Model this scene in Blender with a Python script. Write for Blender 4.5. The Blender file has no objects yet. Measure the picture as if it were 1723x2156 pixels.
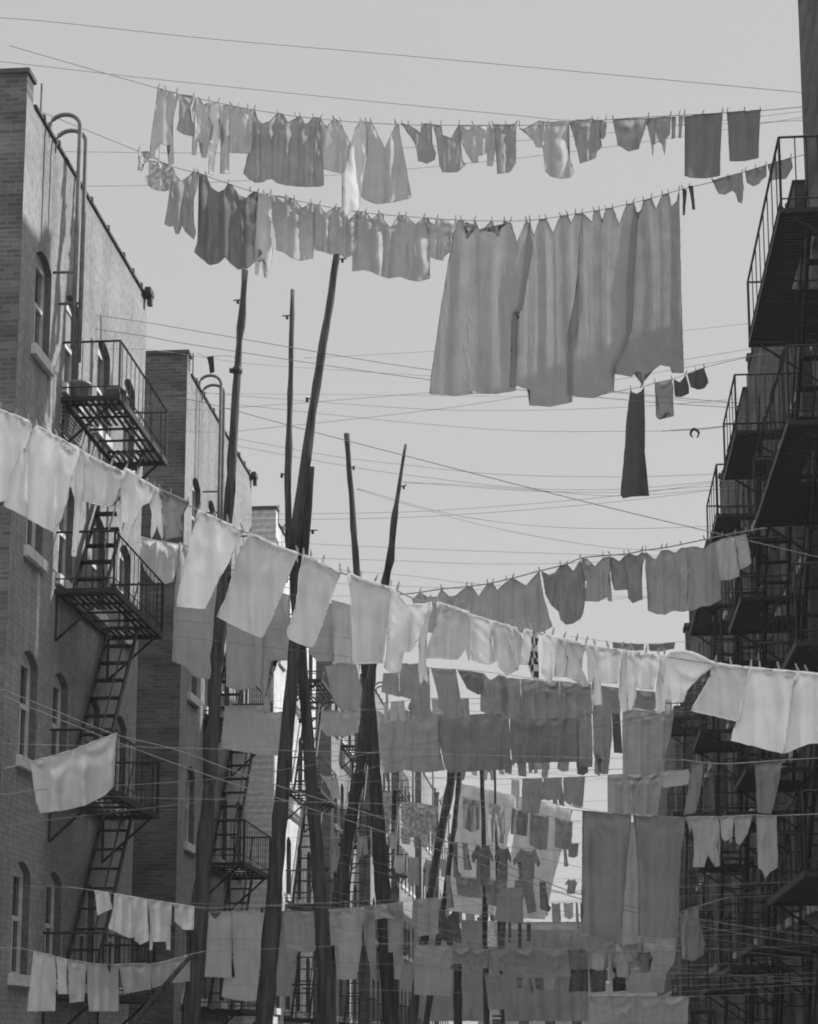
import bpy, bmesh, math, random
from mathutils import Vector, noise
random.seed(7)
SC = bpy.context.scene
HAZE = 0.0005
COL = SC.collection

# ------------------------------------------------------------------ camera
F = 4000.0                      # focal length in units of a 1723 x 2156 picture
TH = math.atan(0.18)
CX, CY = 861.5, 1488.0          # principal point (the lens is shifted up)
PSI = math.atan(368.5 * math.cos(TH) / F)
EYE = Vector((0, 0, 6.0))
FW = Vector((-math.sin(PSI) * math.cos(TH), math.cos(PSI) * math.cos(TH), math.sin(TH)))
RT = Vector((math.cos(PSI), math.sin(PSI), 0))
UP = RT.cross(FW)
cam = bpy.data.cameras.new('camera')
co = bpy.data.objects.new('camera', cam)
COL.objects.link(co)
from mathutils import Matrix
co.matrix_world = Matrix((( RT.x, UP.x, -FW.x, EYE.x), (RT.y, UP.y, -FW.y, EYE.y), (RT.z, UP.z, -FW.z, EYE.z), (0, 0, 0, 1)))
cam.sensor_fit = 'VERTICAL'; cam.sensor_height = 24; cam.sensor_width = 24
cam.lens = F / 2156 * 24
cam.shift_y = (CY - 1078) / 2156
cam.clip_end = 3000
SC.camera = co

def at(vx, vy, Y):
    """the world point that lies at depth Y on the sight line of a picture point"""
    r = FW * F + RT * (vx - CX) - UP * (vy - CY)
    return EYE + r * (Y / r.y)

# ------------------------------------------------------------------ materials
def newmat(name):
    m = bpy.data.materials.new(name); m.use_nodes = True
    nt = m.node_tree; nt.nodes.clear()
    out = nt.nodes.new('ShaderNodeOutputMaterial')
    return m, nt, out

def N(nt, t, **kw):
    n = nt.nodes.new(t)
    for k, v in kw.items():
        if hasattr(n, k): setattr(n, k, v)
        else: n.inputs[k].default_value = v
    return n

def ramp(nt, fac, a, b, lo=0.3, hi=0.7):
    r = nt.nodes.new('ShaderNodeValToRGB')
    r.color_ramp.elements[0].position = lo; r.color_ramp.elements[0].color = (a, a, a, 1)
    r.color_ramp.elements[1].position = hi; r.color_ramp.elements[1].color = (b, b, b, 1)
    nt.links.new(fac, r.inputs[0]); return r.outputs[0]

def mulc(nt, a, b, f=1.0):
    m = nt.nodes.new('ShaderNodeMix'); m.data_type = 'RGBA'; m.blend_type = 'MULTIPLY'
    m.inputs[0].default_value = f
    nt.links.new(a, m.inputs[6]); nt.links.new(b, m.inputs[7]); return m.outputs[2]

def coords(nt, scale=(1, 1, 1), kind='Object'):
    t = nt.nodes.new('ShaderNodeTexCoord'); mp = nt.nodes.new('ShaderNodeMapping')
    mp.inputs['Scale'].default_value = scale
    nt.links.new(t.outputs[kind], mp.inputs[0]); return mp.outputs[0]

def solid(name, v, rough=0.8, var=0.25, nscale=6.0, stretch=(1, 1, 1), metallic=0.0, spec=0.3):
    m, nt, out = newmat(name)
    b = N(nt, 'ShaderNodeBsdfPrincipled'); b.inputs['Roughness'].default_value = rough
    b.inputs['Metallic'].default_value = metallic
    b.inputs['Specular IOR Level'].default_value = spec
    n = N(nt, 'ShaderNodeTexNoise'); n.inputs['Scale'].default_value = nscale; n.inputs['Detail'].default_value = 6
    nt.links.new(coords(nt, stretch), n.inputs['Vector'])
    c = ramp(nt, n.outputs[0], v * (1 - var), v * (1 + var))
    nt.links.new(c, b.inputs['Base Color'])
    bp = N(nt, 'ShaderNodeBump'); bp.inputs['Strength'].default_value = 0.25; bp.inputs['Distance'].default_value = 0.02
    nt.links.new(n.outputs[0], bp.inputs['Height']); nt.links.new(bp.outputs[0], b.inputs['Normal'])
    nt.links.new(b.outputs[0], out.inputs[0]); return m

def stucco(name, v):
    """old painted masonry: blotches, fine grain, rain streaks"""
    m, nt, out = newmat(name)
    b = N(nt, 'ShaderNodeBsdfPrincipled'); b.inputs['Roughness'].default_value = 0.92
    b.inputs['Specular IOR Level'].default_value = 0.15
    n1 = N(nt, 'ShaderNodeTexNoise'); n1.inputs['Scale'].default_value = 0.8; n1.inputs['Detail'].default_value = 8; n1.inputs['Roughness'].default_value = 0.65
    nt.links.new(coords(nt), n1.inputs['Vector'])
    n2 = N(nt, 'ShaderNodeTexNoise'); n2.inputs['Scale'].default_value = 9; n2.inputs['Detail'].default_value = 5
    nt.links.new(coords(nt), n2.inputs['Vector'])
    n3 = N(nt, 'ShaderNodeTexNoise'); n3.inputs['Scale'].default_value = 1.6; n3.inputs['Detail'].default_value = 5
    nt.links.new(coords(nt, (1, 1.6, 0.12)), n3.inputs['Vector'])
    c = ramp(nt, n1.outputs[0], v * 0.84, v * 1.12, 0.35, 0.68)
    c = mulc(nt, c, ramp(nt, n2.outputs[0], 0.78, 1.1, 0.3, 0.65))
    c = mulc(nt, c, ramp(nt, n3.outputs[0], 0.8, 1.0, 0.32, 0.55))
    # faint brick courses under the paint
    t = nt.nodes.new('ShaderNodeTexCoord'); s = nt.nodes.new('ShaderNodeSeparateXYZ'); cb = nt.nodes.new('ShaderNodeCombineXYZ')
    nt.links.new(t.outputs['Object'], s.inputs[0]); nt.links.new(s.outputs[1], cb.inputs[0]); nt.links.new(s.outputs[2], cb.inputs[1])
    bk = N(nt, 'ShaderNodeTexBrick'); bk.inputs['Scale'].default_value = 1
    bk.inputs['Brick Width'].default_value = 0.22; bk.inputs['Row Height'].default_value = 0.075; bk.inputs['Mortar Size'].default_value = 0.007
    for k, q in (('Color1', 1), ('Color2', 0.84), ('Mortar', 0.66)): bk.inputs[k].default_value = (q, q, q, 1)
    nt.links.new(cb.outputs[0], bk.inputs['Vector'])
    c = mulc(nt, c, bk.outputs[0], 0.8)
    nt.links.new(c, b.inputs['Base Color'])
    bp = N(nt, 'ShaderNodeBump'); bp.inputs['Strength'].default_value = 0.35; bp.inputs['Distance'].default_value = 0.02
    nt.links.new(n2.outputs[0], bp.inputs['Height']); nt.links.new(bp.outputs[0], b.inputs['Normal'])
    nt.links.new(b.outputs[0], out.inputs[0]); return m

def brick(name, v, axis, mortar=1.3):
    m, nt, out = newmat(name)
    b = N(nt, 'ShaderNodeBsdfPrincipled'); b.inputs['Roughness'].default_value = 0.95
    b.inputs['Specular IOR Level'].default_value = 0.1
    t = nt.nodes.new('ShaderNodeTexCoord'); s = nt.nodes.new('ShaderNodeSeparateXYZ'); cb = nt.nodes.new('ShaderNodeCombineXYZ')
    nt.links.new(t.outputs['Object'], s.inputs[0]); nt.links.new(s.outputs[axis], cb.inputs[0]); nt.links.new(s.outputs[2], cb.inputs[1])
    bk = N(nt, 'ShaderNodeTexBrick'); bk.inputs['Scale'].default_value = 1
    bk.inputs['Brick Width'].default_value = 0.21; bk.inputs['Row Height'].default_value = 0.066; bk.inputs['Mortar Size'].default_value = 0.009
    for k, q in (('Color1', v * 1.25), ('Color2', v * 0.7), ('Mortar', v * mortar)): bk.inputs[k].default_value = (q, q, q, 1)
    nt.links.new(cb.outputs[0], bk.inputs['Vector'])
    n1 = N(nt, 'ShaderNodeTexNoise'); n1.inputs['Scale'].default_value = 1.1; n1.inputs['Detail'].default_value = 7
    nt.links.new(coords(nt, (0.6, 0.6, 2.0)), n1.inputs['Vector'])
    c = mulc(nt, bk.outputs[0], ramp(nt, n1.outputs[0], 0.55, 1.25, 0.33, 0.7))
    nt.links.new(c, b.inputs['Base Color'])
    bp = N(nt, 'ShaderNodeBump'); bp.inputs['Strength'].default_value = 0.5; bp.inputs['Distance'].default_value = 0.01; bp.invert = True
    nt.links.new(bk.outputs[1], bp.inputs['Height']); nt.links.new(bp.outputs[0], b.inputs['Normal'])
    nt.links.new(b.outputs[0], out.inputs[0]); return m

def clap(name, v):
    m, nt, out = newmat(name)
    b = N(nt, 'ShaderNodeBsdfPrincipled'); b.inputs['Roughness'].default_value = 0.8
    t = nt.nodes.new('ShaderNodeTexCoord'); s = nt.nodes.new('ShaderNodeSeparateXYZ')
    nt.links.new(t.outputs['Object'], s.inputs[0])
    mm = N(nt, 'ShaderNodeMath', operation='MULTIPLY'); mm.inputs[1].default_value = 3.2; nt.links.new(s.outputs[2], mm.inputs[0])
    fr = N(nt, 'ShaderNodeMath', operation='FRACT'); nt.links.new(mm.outputs[0], fr.inputs[0])
    c = ramp(nt, fr.outputs[0], v * 0.45, v, 0.02, 0.16)
    n1 = N(nt, 'ShaderNodeTexNoise'); n1.inputs['Scale'].default_value = 0.7; n1.inputs['Detail'].default_value = 6
    nt.links.new(coords(nt), n1.inputs['Vector'])
    c = mulc(nt, c, ramp(nt, n1.outputs[0], 0.8, 1.05))
    nt.links.new(c, b.inputs['Base Color']); nt.links.new(b.outputs[0], out.inputs[0]); return m

def cloth_mat(name, v, trans=0.5, pattern=None, v2=None):
    m, nt, out = newmat(name)
    d = N(nt, 'ShaderNodeBsdfDiffuse'); tr = N(nt, 'ShaderNodeBsdfTranslucent'); mx = N(nt, 'ShaderNodeMixShader')
    mx.inputs[0].default_value = trans
    n1 = N(nt, 'ShaderNodeTexNoise'); n1.inputs['Scale'].default_value = 3; n1.inputs['Detail'].default_value = 4
    nt.links.new(coords(nt), n1.inputs['Vector'])
    c = ramp(nt, n1.outputs[0], v * 0.88, min(0.9, v * 1.06), 0.3, 0.7)
    if pattern == 'floral':
        vo = N(nt, 'ShaderNodeTexNoise'); vo.inputs['Scale'].default_value = 15; vo.inputs['Detail'].default_value = 1
        nt.links.new(coords(nt), vo.inputs['Vector'])
        c = mulc(nt, c, ramp(nt, vo.outputs[0], v2, 1.0, 0.44, 0.52))
    elif pattern == 'check':
        ck = N(nt, 'ShaderNodeTexChecker'); ck.inputs['Scale'].default_value = 16
        ck.inputs['Color1'].default_value = (1, 1, 1, 1); ck.inputs['Color2'].default_value = (v2, v2, v2, 1)
        nt.links.new(coords(nt), ck.inputs['Vector']); c = mulc(nt, c, ck.outputs[0])
    elif pattern == 'stripe':
        w = N(nt, 'ShaderNodeTexWave'); w.bands_direction = 'Z'; w.inputs['Scale'].default_value = 1.4
        nt.links.new(coords(nt), w.inputs['Vector']); c = mulc(nt, c, ramp(nt, w.outputs[0], v2, 1.0, 0.45, 0.55))
    nt.links.new(c, d.inputs[0]); nt.links.new(c, tr.inputs[0])
    n2 = N(nt, 'ShaderNodeTexNoise'); n2.inputs['Scale'].default_value = 9; n2.inputs['Detail'].default_value = 5; n2.inputs['Distortion'].default_value = 1.2
    nt.links.new(coords(nt, (1, 1, 0.45)), n2.inputs['Vector'])
    bp = N(nt, 'ShaderNodeBump'); bp.inputs['Strength'].default_value = 0.5; bp.inputs['Distance'].default_value = 0.02
    nt.links.new(n2.outputs[0], bp.inputs['Height'])
    nt.links.new(bp.outputs[0], d.inputs['Normal']); nt.links.new(bp.outputs[0], tr.inputs['Normal'])
    nt.links.new(d.outputs[0], mx.inputs[1]); nt.links.new(tr.outputs[0], mx.inputs[2]); nt.links.new(mx.outputs[0], out.inputs[0])
    return m

M = dict(
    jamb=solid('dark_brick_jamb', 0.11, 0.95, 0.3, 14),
    stucco=stucco('grey_painted_masonry', 0.275), pale=stucco('pale_masonry', 0.62),
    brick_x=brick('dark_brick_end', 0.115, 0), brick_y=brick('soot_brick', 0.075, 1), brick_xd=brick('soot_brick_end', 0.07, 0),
    iron=solid('black_iron', 0.022, 0.6, 0.4, 20), coping=solid('tarred_coping', 0.06, 0.9, 0.4, 5),
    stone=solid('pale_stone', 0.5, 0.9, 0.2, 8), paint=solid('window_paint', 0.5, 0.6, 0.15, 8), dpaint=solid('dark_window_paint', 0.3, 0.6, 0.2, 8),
    pole=solid('weathered_pole', 0.055, 0.9, 0.65, 16, (1, 1, 0.07)), pipe=solid('dull_pipe', 0.13, 0.6, 0.3, 8),
    rope=solid('cotton_rope', 0.33, 0.9, 0.2, 20), wire=solid('thin_line', 0.24, 0.9, 0.2, 20), peg=solid('clothespin_wood', 0.30, 0.7, 0.2, 20),
    roof=solid('tar_roof', 0.06, 0.95, 0.3, 2), ground=solid('yard_concrete', 0.22, 0.95, 0.3, 1.5), clap=clap('white_clapboard', 0.85),
    pot=solid('flowerpot', 0.2, 0.9, 0.3, 9), tin=solid('zinc', 0.25, 0.5, 0.3, 5),
)
def glass_mat():
    m, nt, out = newmat('window_glass')
    b = N(nt, 'ShaderNodeBsdfPrincipled'); b.inputs['Base Color'].default_value = (0.03, 0.03, 0.03, 1)
    b.inputs['Roughness'].default_value = 0.08; nt.links.new(b.outputs[0], out.inputs[0]); return m
M['glass'] = glass_mat()
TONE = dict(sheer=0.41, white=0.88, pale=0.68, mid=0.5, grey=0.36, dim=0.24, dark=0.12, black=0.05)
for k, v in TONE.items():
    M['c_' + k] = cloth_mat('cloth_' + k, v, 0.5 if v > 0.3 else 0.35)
M['c_floral'] = cloth_mat('cloth_floral', 0.6, 0.45, 'floral', 0.6)
M['c_check'] = cloth_mat('cloth_check', 0.6, 0.3, 'check', 0.1)
M['c_stripe'] = cloth_mat('cloth_stripe', 0.55, 0.45, 'stripe', 0.82)

# ------------------------------------------------------------------ object helpers
def link(name, me, parent=None, mat=None):
    o = bpy.data.objects.new(name, me); COL.objects.link(o)
    if parent: o.parent = parent
    if mat and me: me.materials.append(mat)
    return o

def fin(name, bm, mat, parent=None, smooth=False):
    me = bpy.data.meshes.new(name)
    bmesh.ops.recalc_face_normals(bm, faces=bm.faces)
    bm.to_mesh(me); bm.free()
    if smooth:
        for p in me.polygons: p.use_smooth = True
    return link(name, me, parent, mat)

def tag(o, label, cat, group=None, kind=None):
    if label: o['label'] = label
    if cat: o['category'] = cat
    if group: o['group'] = group
    if kind: o['kind'] = kind
    return o

def empty(name, loc, rz=0):
    o = bpy.data.objects.new(name, None); COL.objects.link(o)
    o.location = loc; o.rotation_euler = (0, 0, rz); o.empty_display_size = 0.2
    return o

def copy_tree(o, parent=None):
    c = o.copy(); COL.objects.link(c)
    if parent: c.parent = parent
    for ch in list(o.children): copy_tree(ch, c)
    return c

def box(bm, x0, x1, y0, y1, z0, z1):
    v = [bm.verts.new(p) for p in ((x0, y0, z0), (x1, y0, z0), (x1, y1, z0), (x0, y1, z0), (x0, y0, z1), (x1, y0, z1), (x1, y1, z1), (x0, y1, z1))]
    for f in ((0, 3, 2, 1), (4, 5, 6, 7), (0, 1, 5, 4), (1, 2, 6, 5), (2, 3, 7, 6), (3, 0, 4, 7)): bm.faces.new([v[i] for i in f])

def tube(bm, pts, rad, seg=8, cap=True):
    pts = [Vector(p) for p in pts]; rings = []
    rads = rad if isinstance(rad, (list, tuple)) else [rad] * len(pts)
    for i, p in enumerate(pts):
        t = (pts[min(i + 1, len(pts) - 1)] - pts[max(i - 1, 0)]).normalized()
        a = Vector((0, 0, 1)) if abs(t.z) < 0.9 else Vector((1, 0, 0))
        n = t.cross(a).normalized(); b = t.cross(n)
        rings.append([bm.verts.new(p + (n * math.cos(2 * math.pi * k / seg) + b * math.sin(2 * math.pi * k / seg)) * rads[i]) for k in range(seg)])
    for r0, r1 in zip(rings, rings[1:]):
        for k in range(seg): bm.faces.new((r0[k], r0[(k + 1) % seg], r1[(k + 1) % seg], r1[k]))
    if cap:
        bm.faces.new(rings[0][::-1]); bm.faces.new(rings[-1])

def bar(bm, a, b, w=0.02):
    tube(bm, (a, b), w * 0.7, 4)

# ------------------------------------------------------------------ light
SUN_A, SUN_E = math.radians(64), math.radians(31.7)
sd = Vector((math.cos(SUN_E) * math.sin(SUN_A), math.cos(SUN_E) * math.cos(SUN_A), math.sin(SUN_E)))
w = bpy.data.worlds.new('World'); SC.world = w; w.use_nodes = True
nt = w.node_tree; nt.nodes.clear()
sky = nt.nodes.new('ShaderNodeTexSky'); sky.sky_type = 'NISHITA'; sky.sun_disc = False
sky.sun_elevation = SUN_E; sky.sun_rotation = SUN_A; sky.dust_density = 3.0; sky.altitude = 0
bw = nt.nodes.new('ShaderNodeRGBToBW'); nt.links.new(sky.outputs[0], bw.inputs[0])
SKYMIX = nt.nodes.new('ShaderNodeMix'); SKYMIX.data_type = 'FLOAT'
SKYMIX.inputs[0].default_value = 0.8; SKYMIX.inputs[3].default_value = 5.6      # panchromatic film: an even, hazy sky
nt.links.new(bw.outputs[0], SKYMIX.inputs[2])
tc = nt.nodes.new('ShaderNodeTexCoord'); sx = nt.nodes.new('ShaderNodeSeparateXYZ'); nt.links.new(tc.outputs['Generated'], sx.inputs[0])
mr = nt.nodes.new('ShaderNodeMapRange'); mr.interpolation_type = 'SMOOTHSTEP'      # unseen sky overhead brightened to fill the shade
for k, q in ((1, 0.5), (2, 0.9), (3, 1.0), (4, 5.0)): mr.inputs[k].default_value = q
nt.links.new(sx.outputs[2], mr.inputs[0])
mu = nt.nodes.new('ShaderNodeMath'); mu.operation = 'MULTIPLY'; nt.links.new(SKYMIX.outputs[0], mu.inputs[0]); nt.links.new(mr.outputs[0], mu.inputs[1])
bg = nt.nodes.new('ShaderNodeBackground'); nt.links.new(mu.outputs[0], bg.inputs[0]); bg.inputs[1].default_value = 0.098
wo = nt.nodes.new('ShaderNodeOutputWorld'); nt.links.new(bg.outputs[0], wo.inputs[0])
sl = bpy.data.lights.new('sun', 'SUN'); sl.energy = 5.0; sl.angle = math.radians(0.6); sl.color = (1, 1, 1)
so = bpy.data.objects.new('sun', sl); COL.objects.link(so)
so.rotation_euler = sd.to_track_quat('Z', 'Y').to_euler()
SC.view_settings.view_transform = 'Standard'; SC.view_settings.look = 'None'
SC.view_settings.exposure = 0.16; SC.view_settings.gamma = 1.0
SC.cycles.filter_width = 1.9
SC.cycles.max_bounces = 6; SC.cycles.use_denoising = True

# ------------------------------------------------------------------ ground
bm = bmesh.new(); v = [bm.verts.new(p) for p in ((-1500, -500, 0), (1500, -500, 0), (1500, 2500, 0), (-1500, 2500, 0))]; bm.faces.new(v)
tag(fin('ground', bm, M['ground']), None, None, None, 'structure')

# ------------------------------------------------------------------ smoky city air
m, nt, out = newmat('haze')
pv = N(nt, 'ShaderNodeVolumePrincipled'); pv.inputs['Density'].default_value = HAZE; pv.inputs['Color'].default_value = (0.9, 0.9, 0.9, 1); pv.inputs['Anisotropy'].default_value = 0.2
nt.links.new(pv.outputs[0], out.inputs['Volume'])
bm = bmesh.new(); box(bm, -60, 60, -15, 150, -1, 32); tag(fin('haze', bm, m), None, None, None, 'stuff')

# ------------------------------------------------------------------ tenements
def facade_bm(L, H, cols, rows, w, rise, depth=0.17):
    """wall in the plane x=0 (u along y, z up) with real openings; rows = [(z0, z1)]"""
    bm = bmesh.new()
    V = lambda y, z, x=0.0: bm.verts.new((x, y, z))
    prev = 0.0
    for c in cols + [None]:
        u1 = L if c is None else c - w / 2
        bm.faces.new([V(prev, 0), V(u1, 0), V(u1, H), V(prev, H)])
        if c is None: break
        a, b = c - w / 2, c + w / 2; z = 0.0; under = [(a, 0.0), (b, 0.0)]
        for z0, z1 in rows:
            top = [(a, z0), (b, z0)]
            bm.faces.new([V(*p) for p in under + top[::-1]])
            n = 8
            arc = []
            for i in range(n + 1):
                t = i / n
                arc.append((a + (b - a) * t, z1 - rise + rise * 4 * t * (1 - t)))
            loop = [(a, z0), (b, z0)] + arc[::-1]
            for (p, q) in zip(loop, loop[1:] + loop[:1]):
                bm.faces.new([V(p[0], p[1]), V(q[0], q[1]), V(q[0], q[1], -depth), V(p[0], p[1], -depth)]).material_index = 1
            under = arc
        bm.faces.new([V(*p) for p in under + [(b, H), (a, H)]])
        prev = b
    return bm

def make_window(parent, y, z0, z1, w, rise, frame, depth=0.17, kind=0, proto={}):
    key = (w, round(z1 - z0, 3), rise, frame, kind)
    a, b, h = -w / 2, w / 2, z1 - z0
    if key not in proto:
        bm = bmesh.new(); t = 0.042; x0, x1 = -depth, -depth + 0.07
        hs = h - rise
        box(bm, x0, x1, a + 0.002, a + t, 0.002, hs); box(bm, x0, x1, b - t, b - 0.002, 0.002, hs)
        box(bm, x0, x1, a + t, b - t, 0.002, t); box(bm, x0 + 0.003, x1 - 0.003, a + t, b - t, h * 0.5 - 0.03, h * 0.5 + 0.03)
        # curved head board
        n = 8
        arc = [(a + (b - a) * i / n, hs + rise * 4 * (i / n) * (1 - i / n) + 0.004) for i in range(n + 1)]
        lo = [(p[0], hs - t) for p in arc]
        for (p, q, r, s) in zip(arc, arc[1:], lo, lo[1:]):
            vs = [bm.verts.new((x1 - 0.002, *k)) for k in (p, q, s, r)]; bm.faces.new(vs)
        vs = [bm.verts.new((xx, yy, hs - t)) for xx, yy in ((x0, a), (x1 - 0.002, a), (x1 - 0.002, b), (x0, b))]; bm.faces.new(vs)
        if kind % 2: box(bm, x0 + 0.004, x1 - 0.004, -0.015, 0.015, t, h * 0.5 - 0.03)
        me = bpy.data.meshes.new('window'); bmesh.ops.recalc_face_normals(bm, faces=bm.faces); bm.to_mesh(me); bm.free(); me.materials.append(M[frame])
        bm = bmesh.new(); vs = [bm.verts.new((x0 + 0.03, yy, zz)) for yy, zz in ((a + 0.01, 0.01), (b - 0.01, 0.01), (b - 0.01, hs), (a + 0.01, hs))]; bm.faces.new(vs)
        mp = bpy.data.meshes.new('pane'); bm.to_mesh(mp); bm.free(); mp.materials.append(M['glass'])
        bm = bmesh.new(); box(bm, -depth + 0.08, 0.07, a - 0.09, b + 0.09, -0.15, -0.003)
        ms = bpy.data.meshes.new('sill'); bmesh.ops.recalc_face_normals(bm, faces=bm.faces); bm.to_mesh(ms); bm.free(); ms.materials.append(M['stone'] if frame == 'paint' else M['dpaint'])
        bm = bmesh.new(); hh = h * (0.35, 0.5, 0.22, 0.62)[kind % 4]
        vs = [bm.verts.new((x0 + 0.045, yy, zz)) for yy, zz in ((a + t, hs - hh), (b - t, hs - hh), (b - t, hs - t), (a + t, hs - t))]; bm.faces.new(vs)
        mb = bpy.data.meshes.new('blind'); bm.to_mesh(mb); bm.free(); mb.materials.append(M['c_mid'] if frame == 'paint' else M['c_dim'])
        proto[key] = (me, mp, ms, mb)
    me, mp, ms, mb = proto[key]
    o = link('window', me, parent); o.location = (0, y, z0)
    link('pane', mp, o); link('sill', ms, o)
    if kind == 0: link('blind', mb, o)
    return o

def tenement(name, L, H, deep, cols, rows, w, rise, fm, em, frame, pipes=True, roofz=0.0):
    root = empty(name, (0, 0, 0))
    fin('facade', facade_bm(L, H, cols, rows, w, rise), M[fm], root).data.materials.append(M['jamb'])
    for yy in (0.0, L):                                   # end walls with their raised parapets
        bm = bmesh.new(); s = 0.002 if yy == 0 else -0.002
        box(bm, -deep, -0.004, min(yy, yy + s * 150), max(yy, yy + s * 150), 0, H + (0.32 if yy == 0 else 0.02))
        fin('end_wall', bm, M[em], root)
        bm = bmesh.new(); box(bm, -deep - 0.03, 0.03, min(yy, yy + s * 150) - 0.03, max(yy, yy + s * 150) + 0.03, H + (0.323 if yy == 0 else 0.023), H + (0.39 if yy == 0 else 0.065))
        fin('parapet_cap', bm, M['coping'], root)
    bm = bmesh.new(); box(bm, -deep, -0.3, 0.31, L - 0.31, H - 0.4, H - 0.15); box(bm, -deep - 0.2, -deep - 0.005, 0, L, 0, H)
    fin('roof', bm, M['roof'], root)
    bm = bmesh.new(); box(bm, -0.28, 0.035, 0.35, L - 0.35, H + 0.003, H + 0.045)
    y = 0.7
    rng = random.Random(3)
    while y < L - 0.5:
        box(bm, -0.1, 0.05, y, y + 0.06, H + 0.02, H + 0.085); y += rng.uniform(0.6, 1.3)
    fin('coping', bm, M['coping'], root)
    if pipes:
        bm = bmesh.new()                                  # gutter box at the far corner of the eave
        box(bm, 0.04, 0.14, L - 0.36, L - 0.06, H - 0.0, H + 0.1); box(bm, 0.05, 0.13, L - 0.2, L - 0.1, H - 0.16, H - 0.004)
        fin('gutter_box', bm, M['coping'], root)
        for py, zt in ((1.1, H + 0.1), (1.42, H + 0.02)):
            bm = bmesh.new(); R = 0.22
            pts = [(-0.02, py, zt - 0.15)] + [(R - R * math.cos(t), py, zt + R * 0.8 * math.sin(t)) for t in [math.pi * i / 10 for i in range(11)]]
            pts += [(2 * R, py, zt - 1), (2 * R, py, zt - 2.2), (2 * R, py, zt - 3.3)]
            tube(bm, pts, 0.032, 8)
            for zz in ((zt - 2.2,) if py < 1.2 else (zt - 2.45,)): box(bm, 0.12, 2 * R, py - 0.015, py + 0.015, zz, zz + 0.03)
            fin('vent_pipe', bm, M['pipe'], root, True)
        bm = bmesh.new(); tube(bm, ((-0.1, 0.98, H + 0.05), (-0.1, 0.98, H + 0.7)), 0.014, 6); tube(bm, ((-0.15, 0.45, H + 0.05), (-0.15, 0.45, H + 0.35)), 0.03, 6)
        fin('vent_rod', bm, M['pipe'], root)
    k = 0
    rng = random.Random(len(cols) * 7 + int(L * 10))
    for c in cols:
        for z0, z1 in rows:
            make_window(root, c, z0, z1, w, rise, frame, kind=rng.randrange(4))
    return root

S = 2.82
ROWL = [(6 + 0.95 + S * k, 6 + 2.42 + S * k) for k in range(4)]
G = 'tenements down the left side of the yard'
PER = 10.6
left = tenement('tenement', 7.2, 18.7, 10, [1.08, 2.63, 4.46, 6.17], ROWL, 0.76, 0.14, 'stucco', 'brick_x', 'paint')
left.location = (-7.3, 23.27, 0)
LL = ['smooth grey tenement wall nearest on the left with arched windows and twin gooseneck pipes',
      'second tenement along the left behind the tallest poles, with dark brick end wall',
      'pale tenement on the left beyond the second gooseneck pipes',
      'fourth tenement along the left seen between the leaning poles',
      'fifth tenement along the left, half hidden by grey sheets',
      'farthest tenement of the left row, a sliver among hanging washing']
tag(left, LL[0], 'building', G)
LL += ['seventh tenement of the left row, at the hazy end behind the washing', 'eighth and farthest tenement of the left row, barely visible']
LL[5] = 'sixth tenement of the left row, a sliver among hanging washing'
for i in range(1, 8):
    c = copy_tree(left); c.location = (-7.3, 23.27 + PER * i, 0); c['label'] = LL[i]
    if i == 2:
        for ch in c.children:
            if ch.name.startswith(('facade', 'end_wall')):
                ch.data = ch.data.copy(); ch.data.materials[0] = M['pale']  # this tenement gets paler walls than the rest of its row

ROWR = [(6 - 0.55 + 2.95 * k, 6 + 1.05 + 2.95 * k) for k in range(5)]
LR = ['black sooty tenement at the upper right edge carrying the nearest fire escape',
      'second sooty tenement along the right, behind the dark hanging dress',
      'third sooty tenement along the right, above the pale end of the middle line',
      'farthest sooty tenement of the right row where it meets the sky']
for i, (y0, y1, HH) in enumerate(((19.5, 30.1, 24.6), (31.6, 41.2, 20.9), (42.2, 50.2, 20.9), (55.6, 65.2, 20.9))):
    L = y1 - y0; n = int(L / 1.75); cols = [(j + 0.5) * L / n for j in range(n)]
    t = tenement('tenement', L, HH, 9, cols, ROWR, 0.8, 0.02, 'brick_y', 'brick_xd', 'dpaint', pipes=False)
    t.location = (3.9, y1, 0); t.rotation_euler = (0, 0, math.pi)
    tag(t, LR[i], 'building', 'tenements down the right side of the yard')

# far low annex beyond the right row
bm = bmesh.new(); box(bm, 3.75, 6.5, 67, 70, 0, 20.0); box(bm, 3.9, 4.8, 67.3, 68.2, 20.0, 20.9); box(bm, 3.83, 4.87, 67.23, 68.27, 20.903, 21.05)
tag(fin('brick_annex', bm, M['brick_xd']), 'low brick annex with chimney just past the right row of tenements', 'building')

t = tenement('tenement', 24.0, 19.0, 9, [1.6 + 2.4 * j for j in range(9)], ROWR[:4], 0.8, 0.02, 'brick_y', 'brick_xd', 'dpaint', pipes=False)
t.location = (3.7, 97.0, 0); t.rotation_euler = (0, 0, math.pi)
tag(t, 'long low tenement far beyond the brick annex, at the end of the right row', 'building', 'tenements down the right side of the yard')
t = tenement('tenement', 13.0, 14.3, 8, [1.3 + 1.75 * j for j in range(7)], [(4.2, 5.8), (7.2, 8.8), (10.4, 12.0)], 0.8, 0.02, 'stucco', 'brick_y', 'paint', pipes=False)
t.location = (-7.0, 128, 0); t.rotation_euler = (0, 0, -math.pi / 2)
tag(t, 'low pale building closing the far end of the yard, low behind the sheets', 'building')

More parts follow.
